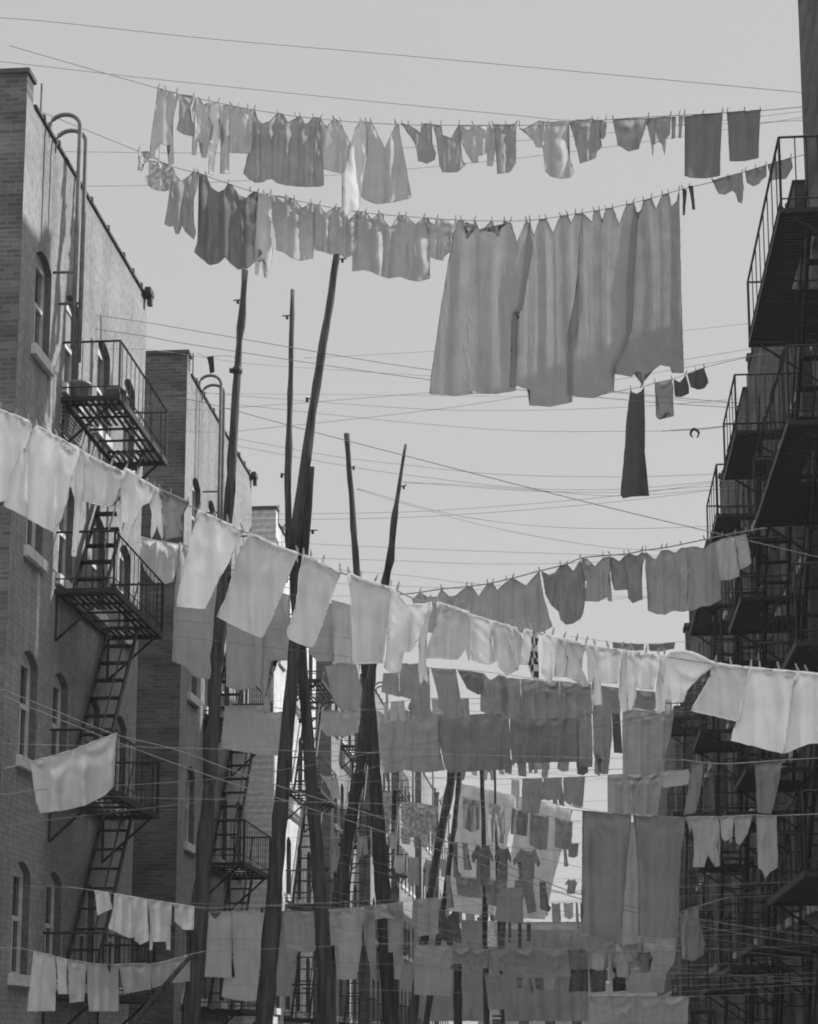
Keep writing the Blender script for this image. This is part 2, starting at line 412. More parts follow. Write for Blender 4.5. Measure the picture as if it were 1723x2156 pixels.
# ------------------------------------------------------------------ fire escapes
def fire_escape(name, L, D, levels, storey, slat_gap, rail_h=0.8, stair_w=0.45, stairs=True, mat='iron', bal=0.26, bw=0.0085):
    """on the wall plane x=0, outward +x, along y; levels = floor heights, highest last"""
    root = empty(name, (0, 0, 0))
    for k, z in enumerate(levels):
        bm = bmesh.new()
        box(bm, 0.0, 0.05, 0, L, z - 0.09, z - 0.02); box(bm, D - 0.05, D, 0, L, z - 0.09, z - 0.0)
        box(bm, 0.05, D - 0.05, 0, 0.05, z - 0.088, z - 0.022); box(bm, 0.05, D - 0.05, L - 0.05, L, z - 0.088, z - 0.022)
        y = 0.08
        h0, h1 = (L * 0.42, L * 0.8) if stairs and k > 0 else (9e9, 9e9)
        if slat_gap < 0.09:                               # boards across
            while y < L - 0.08:
                x0 = stair_w + 0.12 if h0 < y < h1 else 0.05
                box(bm, x0, D - 0.052, y, y + slat_gap, z - 0.03, z - 0.012); y += slat_gap + 0.035
        else:                                             # flat bars lengthwise
            x = 0.09
            while x < D - 0.06:
                if x < stair_w + 0.1 and h0 < 1e8:
                    box(bm, x, x + 0.045, 0.05, h0, z - 0.03, z - 0.012); box(bm, x, x + 0.045, h1, L - 0.05, z - 0.03, z - 0.012)
                else: box(bm, x, x + 0.045, 0.05, L - 0.05, z - 0.03, z - 0.012)
                x += 0.095
            y = 0.3
            while y < L - 0.2: box(bm, 0.052, D - 0.052, y, y + 0.04, z - 0.06, z - 0.032); y += 0.55
        fin('landing', bm, M[mat], root)
        bm = bmesh.new()
        pts = [(0.0, 0.02), (D - 0.02, 0.02), (D - 0.02, L - 0.02), (0.0, L - 0.02)]
        for hh in (rail_h, 0.12):
            for p, q in zip(pts, pts[1:]): bar(bm, (*p, z + hh), (*q, z + hh), 0.026 if hh > 0.5 else 0.016)
        for p in pts[1:3]: bar(bm, (*p, z - 0.02), (*p, z + rail_h), 0.026)
        y = 0.16
        while y < L - 0.1: bar(bm, (D - 0.02, y, z), (D - 0.02, y, z + rail_h), bw); y += bal
        x = 0.14
        while x < D - 0.1:
            for yy in (0.02, L - 0.02): bar(bm, (x, yy, z), (x, yy, z + rail_h), bw)
            x += 0.15
        fin('railing', bm, M[mat], root)
        for yy in (0.1, L - 0.1):
            bm = bmesh.new()
            bar(bm, (0.01, yy, z - 0.75), (D * 0.85, yy, z - 0.09), 0.03); bar(bm, (0.01, yy, z - 0.75), (0.01, yy, z - 0.1), 0.03)
            fin('bracket', bm, M[mat], root)
        if stairs and k > 0:
            bm = bmesh.new(); zt, zb = z - 0.02, levels[k - 1]; yt, yb = L * 0.86, L * 0.18; n = 9
            for xx in (0.1, 0.1 + stair_w): bar(bm, (xx, yt, zt), (xx, yb, zb), 0.042)
            for i in range(1, n):
                t = i / n; yy = yt + (yb - yt) * t; zz = zt + (zb - zt) * t
                box(bm, 0.1, 0.1 + stair_w, yy - 0.09, yy + 0.09, zz - 0.012, zz + 0.012)
            for xx in (0.1 + stair_w,):
                bar(bm, (xx, yt, zt + 0.75), (xx, yb, zb + 0.75), 0.02); bar(bm, (xx, yb, zb), (xx, yb, zb + 0.75), 0.02)
            fin('stair', bm, M[mat], root)
    return root

GF = 'fire escapes on the left tenements'
fe = fire_escape('fire_escape', 3.15, 0.86, [6.75, 9.55, 12.38, 15.2], 2.82, 0.1)
fe.location = (-7.3, 25.4, 0)
FL = ['iron fire escape zigzagging down the nearest grey wall on the left',
      'iron fire escape behind the two tallest poles, on the second left tenement',
      'iron fire escape on the pale third tenement, glimpsed between pole legs',
      'iron fire escape on the fourth left tenement, beyond the spread pole legs',
      'iron fire escape on the fifth left tenement, small and far away']
tag(fe, FL[0], 'fire escape', GF)
for i in range(1, 5):
    c = copy_tree(fe); c.location = (-7.3, 25.4 + PER * i, 0); c['label'] = FL[i]
GR = 'fire escapes on the right tenements'
RL = ['black iron fire escape at the upper right edge, its rail outlined against the sky',
      'black iron fire escape beside the dark hanging dress, second on the right',
      'black iron fire escape above the pale end of the middle line, on the right',
      'black iron fire escape behind the bright white sheet on the right',
      'tiny black iron fire escape at the far end of the right row']
for i, (y0, y1, dz) in enumerate(((24.1, 29.06, 5.25), (31.9, 34.6, 4.75), (36.6, 39.6, 4.6), (43.5, 46.7, 4.4), (57.5, 61.0, 4.2))):
    t = fire_escape('fire_escape', y1 - y0, 1.12, [dz + 2.95 * k for k in range(5)], 2.95, 0.075, 1.0, 0.55, bal=0.62, bw=0.012)
    t.location = (3.9, y1, 0); t.rotation_euler = (0, 0, math.pi); tag(t, RL[i], 'fire escape', GR)

# pots on the upper left landing
def pot(x, y, z, r, hgt, m, label, cat):
    bm = bmesh.new(); seg = 14; rings = []
    for rr, zz in ((r * 0.72, 0), (r * 0.95, hgt * 0.85), (r * 1.08, hgt * 0.86), (r * 1.08, hgt), (r * 0.92, hgt), (r * 0.88, hgt * 0.8)):
        rings.append([bm.verts.new((rr * math.cos(2 * math.pi * k / seg), rr * math.sin(2 * math.pi * k / seg), zz)) for k in range(seg)])
    for a, b in zip(rings, rings[1:]):
        for k in range(seg): bm.faces.new((a[k], a[(k + 1) % seg], b[(k + 1) % seg], b[k]))
    bm.faces.new(rings[0][::-1]); bm.faces.new(rings[-1])
    o = fin('flowerpot' if cat == 'pot' else 'bucket', bm, m, None, True); o.location = (x, y, z); tag(o, label, cat)
pot(-7.12, 25.75, 15.2, 0.15, 0.3, M['tin'], 'pale metal bucket near the wall on the topmost left landing', 'bucket')
pot(-6.66, 26.05, 15.2, 0.14, 0.29, M['pot'], 'dark flowerpot at the outer edge of the topmost left landing', 'pot')

# ------------------------------------------------------------------ poles
def pole(label, pts, Y, rough=0.0, name='wooden_pole', collars=(), group='wooden line poles in the yard'):
    """pts: (vx, vy, width) down the pole; the foot runs on to the ground"""
    P = [at(x, y, Y) for x, y, _ in pts]; R = [w_ * 0.5 * Y / F for *_, w_ in pts]
    if pts[-1][1] > 1950:
        d = (P[-1] - P[-2]).normalized(); t = (P[-1].z + 0.3) / -d.z; P.append(P[-1] + d * t); R.append(R[-1] * 1.12)
    # resample
    Q, RR = [], []
    for a, b, ra, rb in zip(P, P[1:], R, R[1:]):
        n = max(2, int((b - a).length / 0.22))
        for i in range(n):
            t = i / n; p = a.lerp(b, t)
            wob = Vector((noise.noise(p * 1.7), noise.noise(p * 1.7 + Vector((9, 0, 0))), 0)) * 0.007
            Q.append(p + wob); RR.append((ra + (rb - ra) * t) * (1 + rough * (noise.noise(p * 4.0) + 0.6 * noise.noise(p * 11.0))))
    Q.append(P[-1]); RR.append(R[-1])
    bm = bmesh.new(); tube(bm, Q, RR, 16)
    for v in bm.verts:
        c = v.co; v.co = c + Vector((noise.noise(Vector((c.x * 22, c.y * 22, c.z * 1.5))), noise.noise(Vector((c.x * 22 + 7, c.y * 22, c.z * 1.5))), 0)) * 0.018
    o = fin(name, bm, M['pole'], None, True); tag(o, label, 'pole', group)
    if group and Y < 40 and pts[0][2] > 9 or rough > 0.4:      # stub irons that the pulleys hang from
        rg = random.Random(int(pts[0][0]))
        L_ = sum((b - a).length for a, b in zip(Q, Q[1:])); s_ = rg.uniform(0.6, 1.2)
        acc = 0.0
        for a, b, r in zip(Q, Q[1:], RR):
            acc += (b - a).length
            if acc > s_ and a.z > 8:
                s_ = acc + rg.uniform(1.6, 4.0); an = rg.choice((0.2, 2.9, 3.4, -0.3)) + rg.uniform(-0.3, 0.3)
                d = Vector((math.cos(an), math.sin(an), 0)); bm = bmesh.new()
                tube(bm, (a + d * r * 0.6, a + d * (r + rg.uniform(0.06, 0.14)) + Vector((0, 0, 0.02))), 0.011, 6)
                e = a + d * (r + 0.05)
                box(bm, e.x - 0.02, e.x + 0.02, e.y - 0.02, e.y + 0.02, e.z - 0.05, e.z)
                fin('stub_iron', bm, M['iron'], o)
    for (x, y, w_, hgt) in collars:
        bm = bmesh.new(); c = at(x, y, Y); r = w_ * 0.5 * Y / F; hh = hgt * Y / F
        tube(bm, [c + Vector((0, 0, -hh / 2)), c + Vector((0, 0, 0)), c + Vector((0, 0, hh / 2))], [r * 0.9, r, r * 0.85], 10)
        box(bm, c.x - r * 1.45, c.x - r * 0.8, c.y - 0.03, c.y + 0.03, c.z - 0.03, c.z + 0.03)
        fin('band', bm, M['iron'], o)
    return o
pole('tall dark pole rising left of the others, rough at the top with an iron band', [(515, 570, 14), (510, 660, 16), (500, 780, 17), (487, 1000, 21), (470, 1200, 24), (445, 1600, 29), (426, 1850, 33), (405, 2110, 37)], 28, 0.35, collars=[(500, 780, 24, 14)])
pole('heavy pole leaning right, its base between the two leftmost pole feet and the crossing legs', [(655, 984, 15), (648, 1060, 20), (636, 1200, 25), (618, 1400, 28), (600, 1600, 30), (580, 1850, 33), (560, 2112, 37)], 29.6, 0.12)
pole('straight slanting pole spliced to the top of the leaning pole, reaching the hanging clothes', [(724, 440, 11), (708, 545, 15), (690, 670, 17), (662, 840, 19), (640, 1000, 22), (622, 1120, 25), (612, 1172, 26)], 29.2, 0.1)
pole('thin pale upright pole standing left of the slanting spliced pole', [(616, 610, 10), (612, 800, 12), (607, 1000, 14), (607, 1100, 15), (610, 1165, 16)], 29.5, 0.12)
pole('heavy leg pole slanting down to the right from the spliced cluster', [(612, 1100, 19), (622, 1250, 22), (637, 1400, 23), (652, 1600, 25), (668, 1800, 28), (690, 2112, 33)], 30.1, 0.12)
pole('flat-topped pole leaning left in the middle of the sky', [(730, 913, 11), (738, 1010, 12), (752, 1210, 15), (763, 1310, 19), (775, 1430, 24), (788, 1600, 26), (802, 1820, 31), (822, 2112, 35)], 35, 0.12)
pole('knotty pole leaning right with a thin tip, beside the flat-topped one', [(854, 936, 5), (846, 990, 7), (835, 1060, 9), (828, 1110, 13), (822, 1180, 13), (812, 1225, 14), (795, 1330, 18), (776, 1460, 20), (758, 1620, 23), (735, 1750, 26), (705, 1960, 29)], 34.4, 0.5)
pole('far dark pole leaning right below the grey sheets, left of a pair', [(956, 1560, 14), (950, 1650, 19), (936, 1720, 19), (921, 1800, 18), (905, 1900, 18), (890, 2000, 20)], 47.5, 0.2)
pole('far slim pole leaning right below the grey sheets, right of a pair', [(972, 1560, 9), (967, 1645, 11), (957, 1740, 11), (938, 1880, 11), (920, 2000, 13)], 48.2, 0.2)
pole('short far pole straight upright behind the sheets in the yard middle', [(1015, 1590, 9), (1016, 1660, 10), (1019, 1750, 10), (1022, 1960, 12)], 48.3, 0.1)
pole('slim far upright pole right of the short far pole', [(1042, 1600, 4), (1043, 1700, 5), (1047, 1830, 6), (1052, 1960, 7)], 48.5, 0.1)
pole('black post at the bottom centre of the yard below the pale square sheet', [(964, 2030, 17), (964, 2070, 17), (964, 2112, 18)], 39, 0.1, collars=[(964, 2036, 20, 6)])
o = pole('short black strut slanting across the white sheet at lower left', [(402, 2012, 9), (340, 2085, 12)], 25.9, 0.1, 'wooden_strut', group=None)

# ------------------------------------------------------------------ ropes and washing
from mathutils.kdtree import KDTree
# traced shapes are given on enlarged views of the photograph; key = (x0, y0, scale) -> 1723 x 2156 picture
K_ = 0.7385
_s = 600 / 1723
CR = {'V': (0, 0, 1.0), 'A': (0, 0, _s * K_), 'B': (400 * K_, 200 * K_, _s * K_), 'C': (900 * K_, 250 * K_, _s * K_), 'D': (1400 * K_, 250 * K_, _s * K_),
      'E': (1900 * K_, 200 * K_, 0.34779 * K_), 'F': (0, 700 * K_, _s * K_), 'G': (500 * K_, 900 * K_, 0.40627 * K_), 'H': (1150 * K_, 1000 * K_, 0.37725 * K_),
      'I': (1733 * K_, 1000 * K_, _s * K_), 'J': (1733 * K_, 1500 * K_, _s * K_), 'K': (0, 1300 * K_, _s * K_), 'L': (500 * K_, 1600 * K_, 0.29019 * K_),
      'M': (900 * K_, 1650 * K_, _s * K_), 'N': (1400 * K_, 1650 * K_, _s * K_), 'O': (1733 * K_, 2200 * K_, _s * K_), 'P': (0, 2200 * K_, _s * K_),
      'Q': (550 * K_, 2200 * K_, _s * K_), 'R': (1150 * K_, 2200 * K_, _s * K_),
      'S': (1150 * K_, 2520 * K_, 350 / 1723 * K_), 'T': (1450 * K_, 2520 * K_, 550 / 1723 * K_)}
def tr(key, s):
    x0, y0, k = CR[key]
    v = [float(q) for q in s.replace(',', ' ').split()]
    return [(x0 + k * a, y0 + k * b) for a, b in zip(v[::2], v[1::2])]

class Line:
    def __init__(s, pts, Ya, Yb, label, rad=0.006, mat='rope', group='ropes hung with washing', pegs=True, ext=True):
        s.p = sorted(pts); s.Ya, s.Yb = Ya, Yb; s.x0, s.x1 = s.p[0][0], s.p[-1][0]; s.pegs = pegs; s.used = []
        bm = bmesh.new(); P = []
        n = max(12, int((s.x1 - s.x0) / 12))
        for i in range(n + 1):
            x = s.x0 + (s.x1 - s.x0) * i / n; P.append(at(x, s.y(x), s.Y(x)))
        R = [rad] * len(P)
        if ext and (s.pegs or s.x0 < 520) and P[0].x > -7.3:          # run on, thin and taut, to the walls on both sides
            d = P[0].x + 7.3; P = [P[0] + Vector((-d, -0.02 * d, 0.035 * d)), P[0] + Vector((-0.05, 0, 0))] + P; R = [0.0028, 0.003] + R
        if ext and P[-1].x < 3.9:
            d = 3.9 - P[-1].x; P = P + [P[-1] + Vector((0.05, 0, 0)), P[-1] + Vector((d, -0.02 * d, 0.035 * d))]; R = R + [0.003, 0.0028]
        tube(bm, P, R, 6)
        tag(fin('clothesline' if pegs else 'rope', bm, M[mat], None, True), label, 'clothesline' if pegs else 'rope', group)
    def y(s, x):
        p = s.p
        if x <= p[0][0]: i = 0
        elif x >= p[-1][0]: i = len(p) - 2
        else: i = max(k for k in range(len(p) - 1) if p[k][0] <= x)
        (xa, ya), (xb, yb) = p[i], p[i + 1]
        # smooth (Catmull-Rom) between the measured points
        t = (x - xa) / (xb - xa)
        ma = (yb - p[i - 1][1]) / (xb - p[i - 1][0]) if i > 0 else (yb - ya) / (xb - xa)
        mb = (p[i + 2][1] - ya) / (p[i + 2][0] - xa) if i + 2 < len(p) else (yb - ya) / (xb - xa)
        h = xb - xa
        if t < 0 or t > 1: return ya + (yb - ya) * t
        return (2 * t**3 - 3 * t**2 + 1) * ya + (t**3 - 2 * t**2 + t) * h * ma + (-2 * t**3 + 3 * t**2) * yb + (t**3 - t**2) * h * mb
    def Y(s, x): return s.Ya + (s.Yb - s.Ya) * (x - s.x0) / (s.x1 - s.x0)

V = lambda s: tr('V', s)
LN = {
 '1': Line(V('20,96 330,185 400,203 535,231 668,250 840,262 970,263.5 1190,262 1290,251 1600,233 1720,222'), 25, 29.8, 'rope holding the topmost row of washing against the sky'),
 '2': Line(V('20,205 85,234 296,320 363,350 420,366 537,405 571,411 662,430 752,446 896,459 968,463.5 1112,464 1215,450 1285,438 1362,420 1427,401 1500,383 1600,352 1720,318'), 25.5, 29.8, 'rope holding the long pale curtains in the sky'),
 'b': Line(V('1240,836 1331,818 1357,813 1380,806 1420,797 1483,774 1600,746'), 33, 34.3, 'rope holding the long dark dress at the right'),
 '3': Line(V('800,1256 849,1251 885,1247 930,1240 983,1235 1027,1229 1080,1217 1136,1202 1192,1188 1224,1175 1284,1169 1323,1166 1355,1159 1400,1153 1450,1143 1540,1124 1610,1112'), 29.5, 31, 'thick rope of grey washing rising to the right above the front line', 0.011),
 '4': Line(V('-60,845 33,877 90,904 165,946 190,962 262,995 330,1034 369,1048 420,1076 483,1104 525,1124 585,1151 627,1166 648,1172 717,1205 819,1237 891,1268 922,1269 989,1293 1076,1319 1157,1339 1255,1361 1312,1370 1394,1381 1506,1398 1581,1407 1681,1416 1790,1424'), 17.2, 17.0, 'front rope of bright washing sagging across the whole view', 0.008, ext=False),
 '5': Line(V('240,1098 290,1130 400,1150 480,1185 600,1235 690,1262 800,1290'), 30.8, 33, 'rope of pale curtains behind the front row of pillowcases'),
 '5b': Line(V('430,1478 474,1486 556,1488 600,1492 690,1496 770,1494'), 32, 34, 'rope of the white cloth strung behind the two biggest poles'),
 '6': Line(V('760,1394 842,1398 904,1406 960,1409 1017,1414 1137,1430 1245,1441 1304,1449 1420,1462'), 40, 42, 'rope of grey shirts just under the front row, in the middle of the yard'),
 '7': Line(V('750,1496 785,1494 850,1493 922,1495 1070,1500 1214,1502 1290,1489 1384,1496 1440,1498'), 46, 44, 'rope of broad grey sheets in the middle of the yard'),
 '8': Line(V('1050,1640 1099,1639 1232,1636 1280,1632 1396,1625 1450,1620 1510,1612'), 47.5, 46, 'rope ending at the pale rolled towel on the right'),
 '9': Line(V('1180,1702 1227,1707 1330,1716 1444,1722 1511,1720 1583,1716 1635,1717 1720,1714'), 25, 23.4, 'rope with two hanging blankets and white long johns'),
 'p': Line(V('150,1868 200,1875 300,1891 409,1909 430,1912'), 24, 25.8, 'lower left rope with a small white undershirt'),
 'q': Line(V('40,1996 72,2003 116,2014 144,2021 185,2027 231,2031 280,2029 316,2031 391,2012 430,2003'), 22.8, 27.4, 'lowest left rope of hanging trousers and white sheets'),
 'r': Line(V('420,1921 440,1921 500,1919 560,1919 600,1918 670,1920'), 31.2, 32, 'rope of white shirts between the big pole feet'),
 's': Line(V('685,1916 692,1915 748,1911 843,1899 924,1890 960,1886'), 34, 35, 'rope of pale work clothes right of the leg poles'),
 't': Line(V('900,1939 970,1937 1060,1942 1200,1948 1260,1950'), 44, 43, 'low rope with a small grey square and dark stockings'),
 'u': Line(V('860,1988 870,1989 952,1992 1029,1998 1194,1998 1240,1998'), 40, 41, 'lowest rope of wide grey sheets at bottom centre'),
 'aa': Line(V('890,1909 905,1912 950,1918 1030,1930 1060,1935'), 43, 43, 'low rope of the tattered dark dress at bottom centre'),
 'w': Line(V('10,1618 65,1604 160,1577 247,1545'), 22.6, 23.6, 'rope of the single large towel at the left', ext=False),
 'x': Line(V('1410,1932 1432,1920 1470,1908 1530,1890'), 28, 28.4, 'rope of the limp draped dress at lower right'),
 'y': Line(V('1440,1600 1520,1608 1650,1600 1730,1596'), 23.4, 23.2, 'rope of the dim curtains in the shade at right'),
 'z': Line(V('930,1640 971,1650 1034,1667 1094,1678 1163,1691 1221,1701 1290,1712'), 50, 49, 'dark rope of two enormous thin sheets, sloping down to the right'),
 'jj': Line(V('1290,1730 1300,1731 1345,1732 1360,1731'), 30, 30, 'rope just behind the gap between the two long blankets'),
 'kk': Line(V('850,1952 870,1952 1030,1957 1130,1958 1240,1957'), 52, 51, 'hidden low rope of dull sheets behind the dark stockings'),
 'bb': Line(V('950,2036 965,2040 1000,2047 1060,2052 1120,2055 1240,2058'), 37, 37, 'short low rope at bottom centre right of the black post'),
 'cc': Line(V('1190,1967 1236,1969 1300,1971 1360,1972 1430,1972 1450,1971'), 33, 32, 'rope of crumpled washing just under the two long blankets'),
 'dd': Line(V('1190,2042 1240,2041 1320,2037 1345,2036'), 32.5, 32.5, 'low rope of short dark trousers under the blankets'),
 'ee': Line(V('1180,2097 1240,2098 1340,2098 1460,2098'), 31, 30.6, 'lowest rope at the bottom right with two wide pale sheets'),
 'ff': Line(V('785,1660 800,1667 826,1664 845,1662'), 38, 38, 'short rope of white lace beside the foot of the flat-topped pole'),
 'gg': Line(V('660,1627 674,1631 712,1640 740,1647'), 33, 33.4, 'short rope of a three-cornered white cloth between the pole legs'),
 'hh': Line(V('830,1690 850,1688 900,1694 935,1702'), 42, 42, 'rope of blotchy flowered wash right of the flat-topped pole'),
}

def garment(line, key, s, tone, name, cat, label, group=None, fold=1.0, sway=1.0, seed=[0]):
    seed[0] += 1; rng = random.Random(seed[0] * 17)
    L = LN[line]; P = tr(key, s)
    xs = [p[0] for p in P]; ys = [p[1] for p in P]; cx = (min(xs) + max(xs)) / 2
    Y0 = L.Y(cx); mpp = Y0 / F                            # metres per picture unit here
    pg = sorted((p[0] for p in P if abs(p[1] - L.y(p[0])) < 9))
    pegs = []
    for x in pg:
        if not pegs or x - pegs[-1] > 10: pegs.append(x)
    if not pegs: pegs = [cx]
    bm = bmesh.new()
    # soften the traced corners a little: insert points along the edges with a slight wobble
    poly = []
    for (a, b) in zip(P, P[1:] + P[:1]):
        n = max(1, int(math.hypot(b[0] - a[0], b[1] - a[1]) / 7))
        for i in range(n):
            t = i / n; x = a[0] + (b[0] - a[0]) * t; y = a[1] + (b[1] - a[1]) * t
            if i:
                q = noise.noise_vector(Vector((x * 0.11, y * 0.11, seed[0]))) * 1.3
                x += q.x; y += q.y
            poly.append((x, y))
    f = bm.faces.new([bm.verts.new((x, 0, y)) for x, y in poly])
    bw_, bh = max(xs) - min(xs), max(ys) - min(ys)
    cell = max(3.2, min(8.0, max(bw_, bh) / 26))
    bmesh.ops.triangulate(bm, faces=[f], ngon_method='EAR_CLIP')
    for ax, lo, hi in ((0, min(xs), max(xs)), (2, min(ys), max(ys))):
        c = lo + cell
        while c < hi - 0.5:
            pc = [0, 0, 0]; pc[ax] = c; no = [0, 0, 0]; no[ax] = 1
            bmesh.ops.bisect_plane(bm, geom=bm.verts[:] + bm.edges[:] + bm.faces[:], dist=1e-4, plane_co=pc, plane_no=no)
            c += cell
    bmesh.ops.remove_doubles(bm, verts=bm.verts[:], dist=0.05)
    U = [x * mpp for x in pegs]; hgt = bh * mpp
    lam = rng.uniform(0.2, 0.34) * max(0.6, min(1.4, hgt)); ph = rng.uniform(0, 6); lam2 = lam * rng.uniform(0.42, 0.6)
    cr = rng.uniform(-2.5, 2.5)
    SW = [(rng.uniform(0.35, 1.2), rng.uniform(-0.25, 0.25), rng.uniform(-0.08, 0.12), rng.uniform(0, 1.1)) for _ in range(8)]
    off = Vector((rng.uniform(0, 50), rng.uniform(0, 50), 0)); sw = rng.uniform(-0.14, 0.14) * sway
    flat = [Vector((v.co.x, v.co.z, 0)) for v in bm.verts]
    for v in bm.verts:
        x, y = v.co.x, v.co.z
        u = x * mpp; d = max(0.0, (y - L.y(x)) * mpp)
        nz = noise.noise(Vector((u * 1.4, d * 0.5, 0)) + off)
        z = 0.0
        for ui in U:                                      # ridges running down from each pin
            wv = 0.035 + 0.16 * d
            z -= 0.055 * math.exp(-((u - ui - 0.06 * nz * d) / wv) ** 2) * math.exp(-d / 0.9)
        for si, (a, b) in enumerate(zip(U, U[1:])):       # one or two slack swags between two pins, each different
            if a < u < b:
                l = b - a; t = (u - a) / l; sg = 4 * t * (1 - t); q = SW[si % 8]
                t2 = min(1, max(0, t + q[1] * sg)); sg2 = (4 * t2 * (1 - t2)) ** 0.8
                dd = d - (0.30 + q[2]) * l * sg2
                z += 0.30 * min(l, 0.5) * q[0] * sg * math.exp(-(dd / (0.13 * l + 0.02)) ** 2)
                z -= 0.16 * min(l, 0.5) * q[3] * sg * math.exp(-((dd - 0.33 * l) / (0.16 * l + 0.02)) ** 2)
        g = min(1.0, d / 0.3)
        z += g * lam * (0.15 * math.sin(2 * math.pi * u / lam + ph + 2.4 * nz + 0.5 * math.sin(d * 1.3)) + 0.06 * math.sin(2 * math.pi * u / lam2 + 2 * ph + 3 * nz))
        z += g * 0.10 * noise.noise(Vector((u * 0.9, d * 0.9, 5)) + off) + g * 0.06 * noise.noise(Vector((u * 5.5 + d * cr, d * 1.6, 9)) + off) + 0.021 * noise.noise(Vector((u * 11 - d * cr * 4, d * 7, 2)) + off)
        if name == 'curtain' and line == '2':             # sheer: many narrow shallow pleats
            z = 0.12 * z + g * (0.0024 * math.sin(2 * math.pi * u / 0.19 + 3 * nz + ph) + 0.0012 * math.sin(2 * math.pi * u / 0.083 + 5 * nz)) + 0.03 * noise.noise(Vector((u * 0.7, d * 0.4, 3)) + off)
        z = z * fold + (0.15 if name == 'curtain' else 1) * sw * min(d, 1.5) ** 1.3
        Yv = L.Y(x) + z
        v.co = at(x, y, Yv)
    o = fin(name, bm, M['c_' + tone], None, True)
    tag(o, label, cat, group)
    c0 = sum((Vector(c) for c in o.bound_box), Vector()) / 8     # origin at the garment
    for vv in o.data.vertices: vv.co -= c0
    o.location = c0
    for x in pegs: L.used.append(x)
    if L.Ya < 33:                                       # sewn hem, thicker where it is folded over the rope
        n = len(poly); kd = KDTree(len(flat))
        for i, q in enumerate(flat): kd.insert(q, i)
        kd.balance()
        ring = [(o.data.vertices[kd.find(Vector((x, y, 0)))[1]].co.copy(), y - L.y(x) < 16) for x, y in poly]
        bm = bmesh.new()
        R = [(0.017 if line == '4' else 0.008) if t else (0.0065 if line == '4' else 0.0045) for _, t in ring]
        R = [R[i] * (1 + 0.35 * noise.noise(ring[i][0] * 14)) for i in range(n)]
        tube(bm, [r[0] for r in ring] + [ring[0][0]], R + [R[0]], 6, False)
        fin('hem', bm, M['c_white' if line == '4' and tone in ('white', 'pale', 'mid') else 'c_' + tone], o, True)  # front-line hems whiter than their cloth: sunlit rims put into the colour
    return o

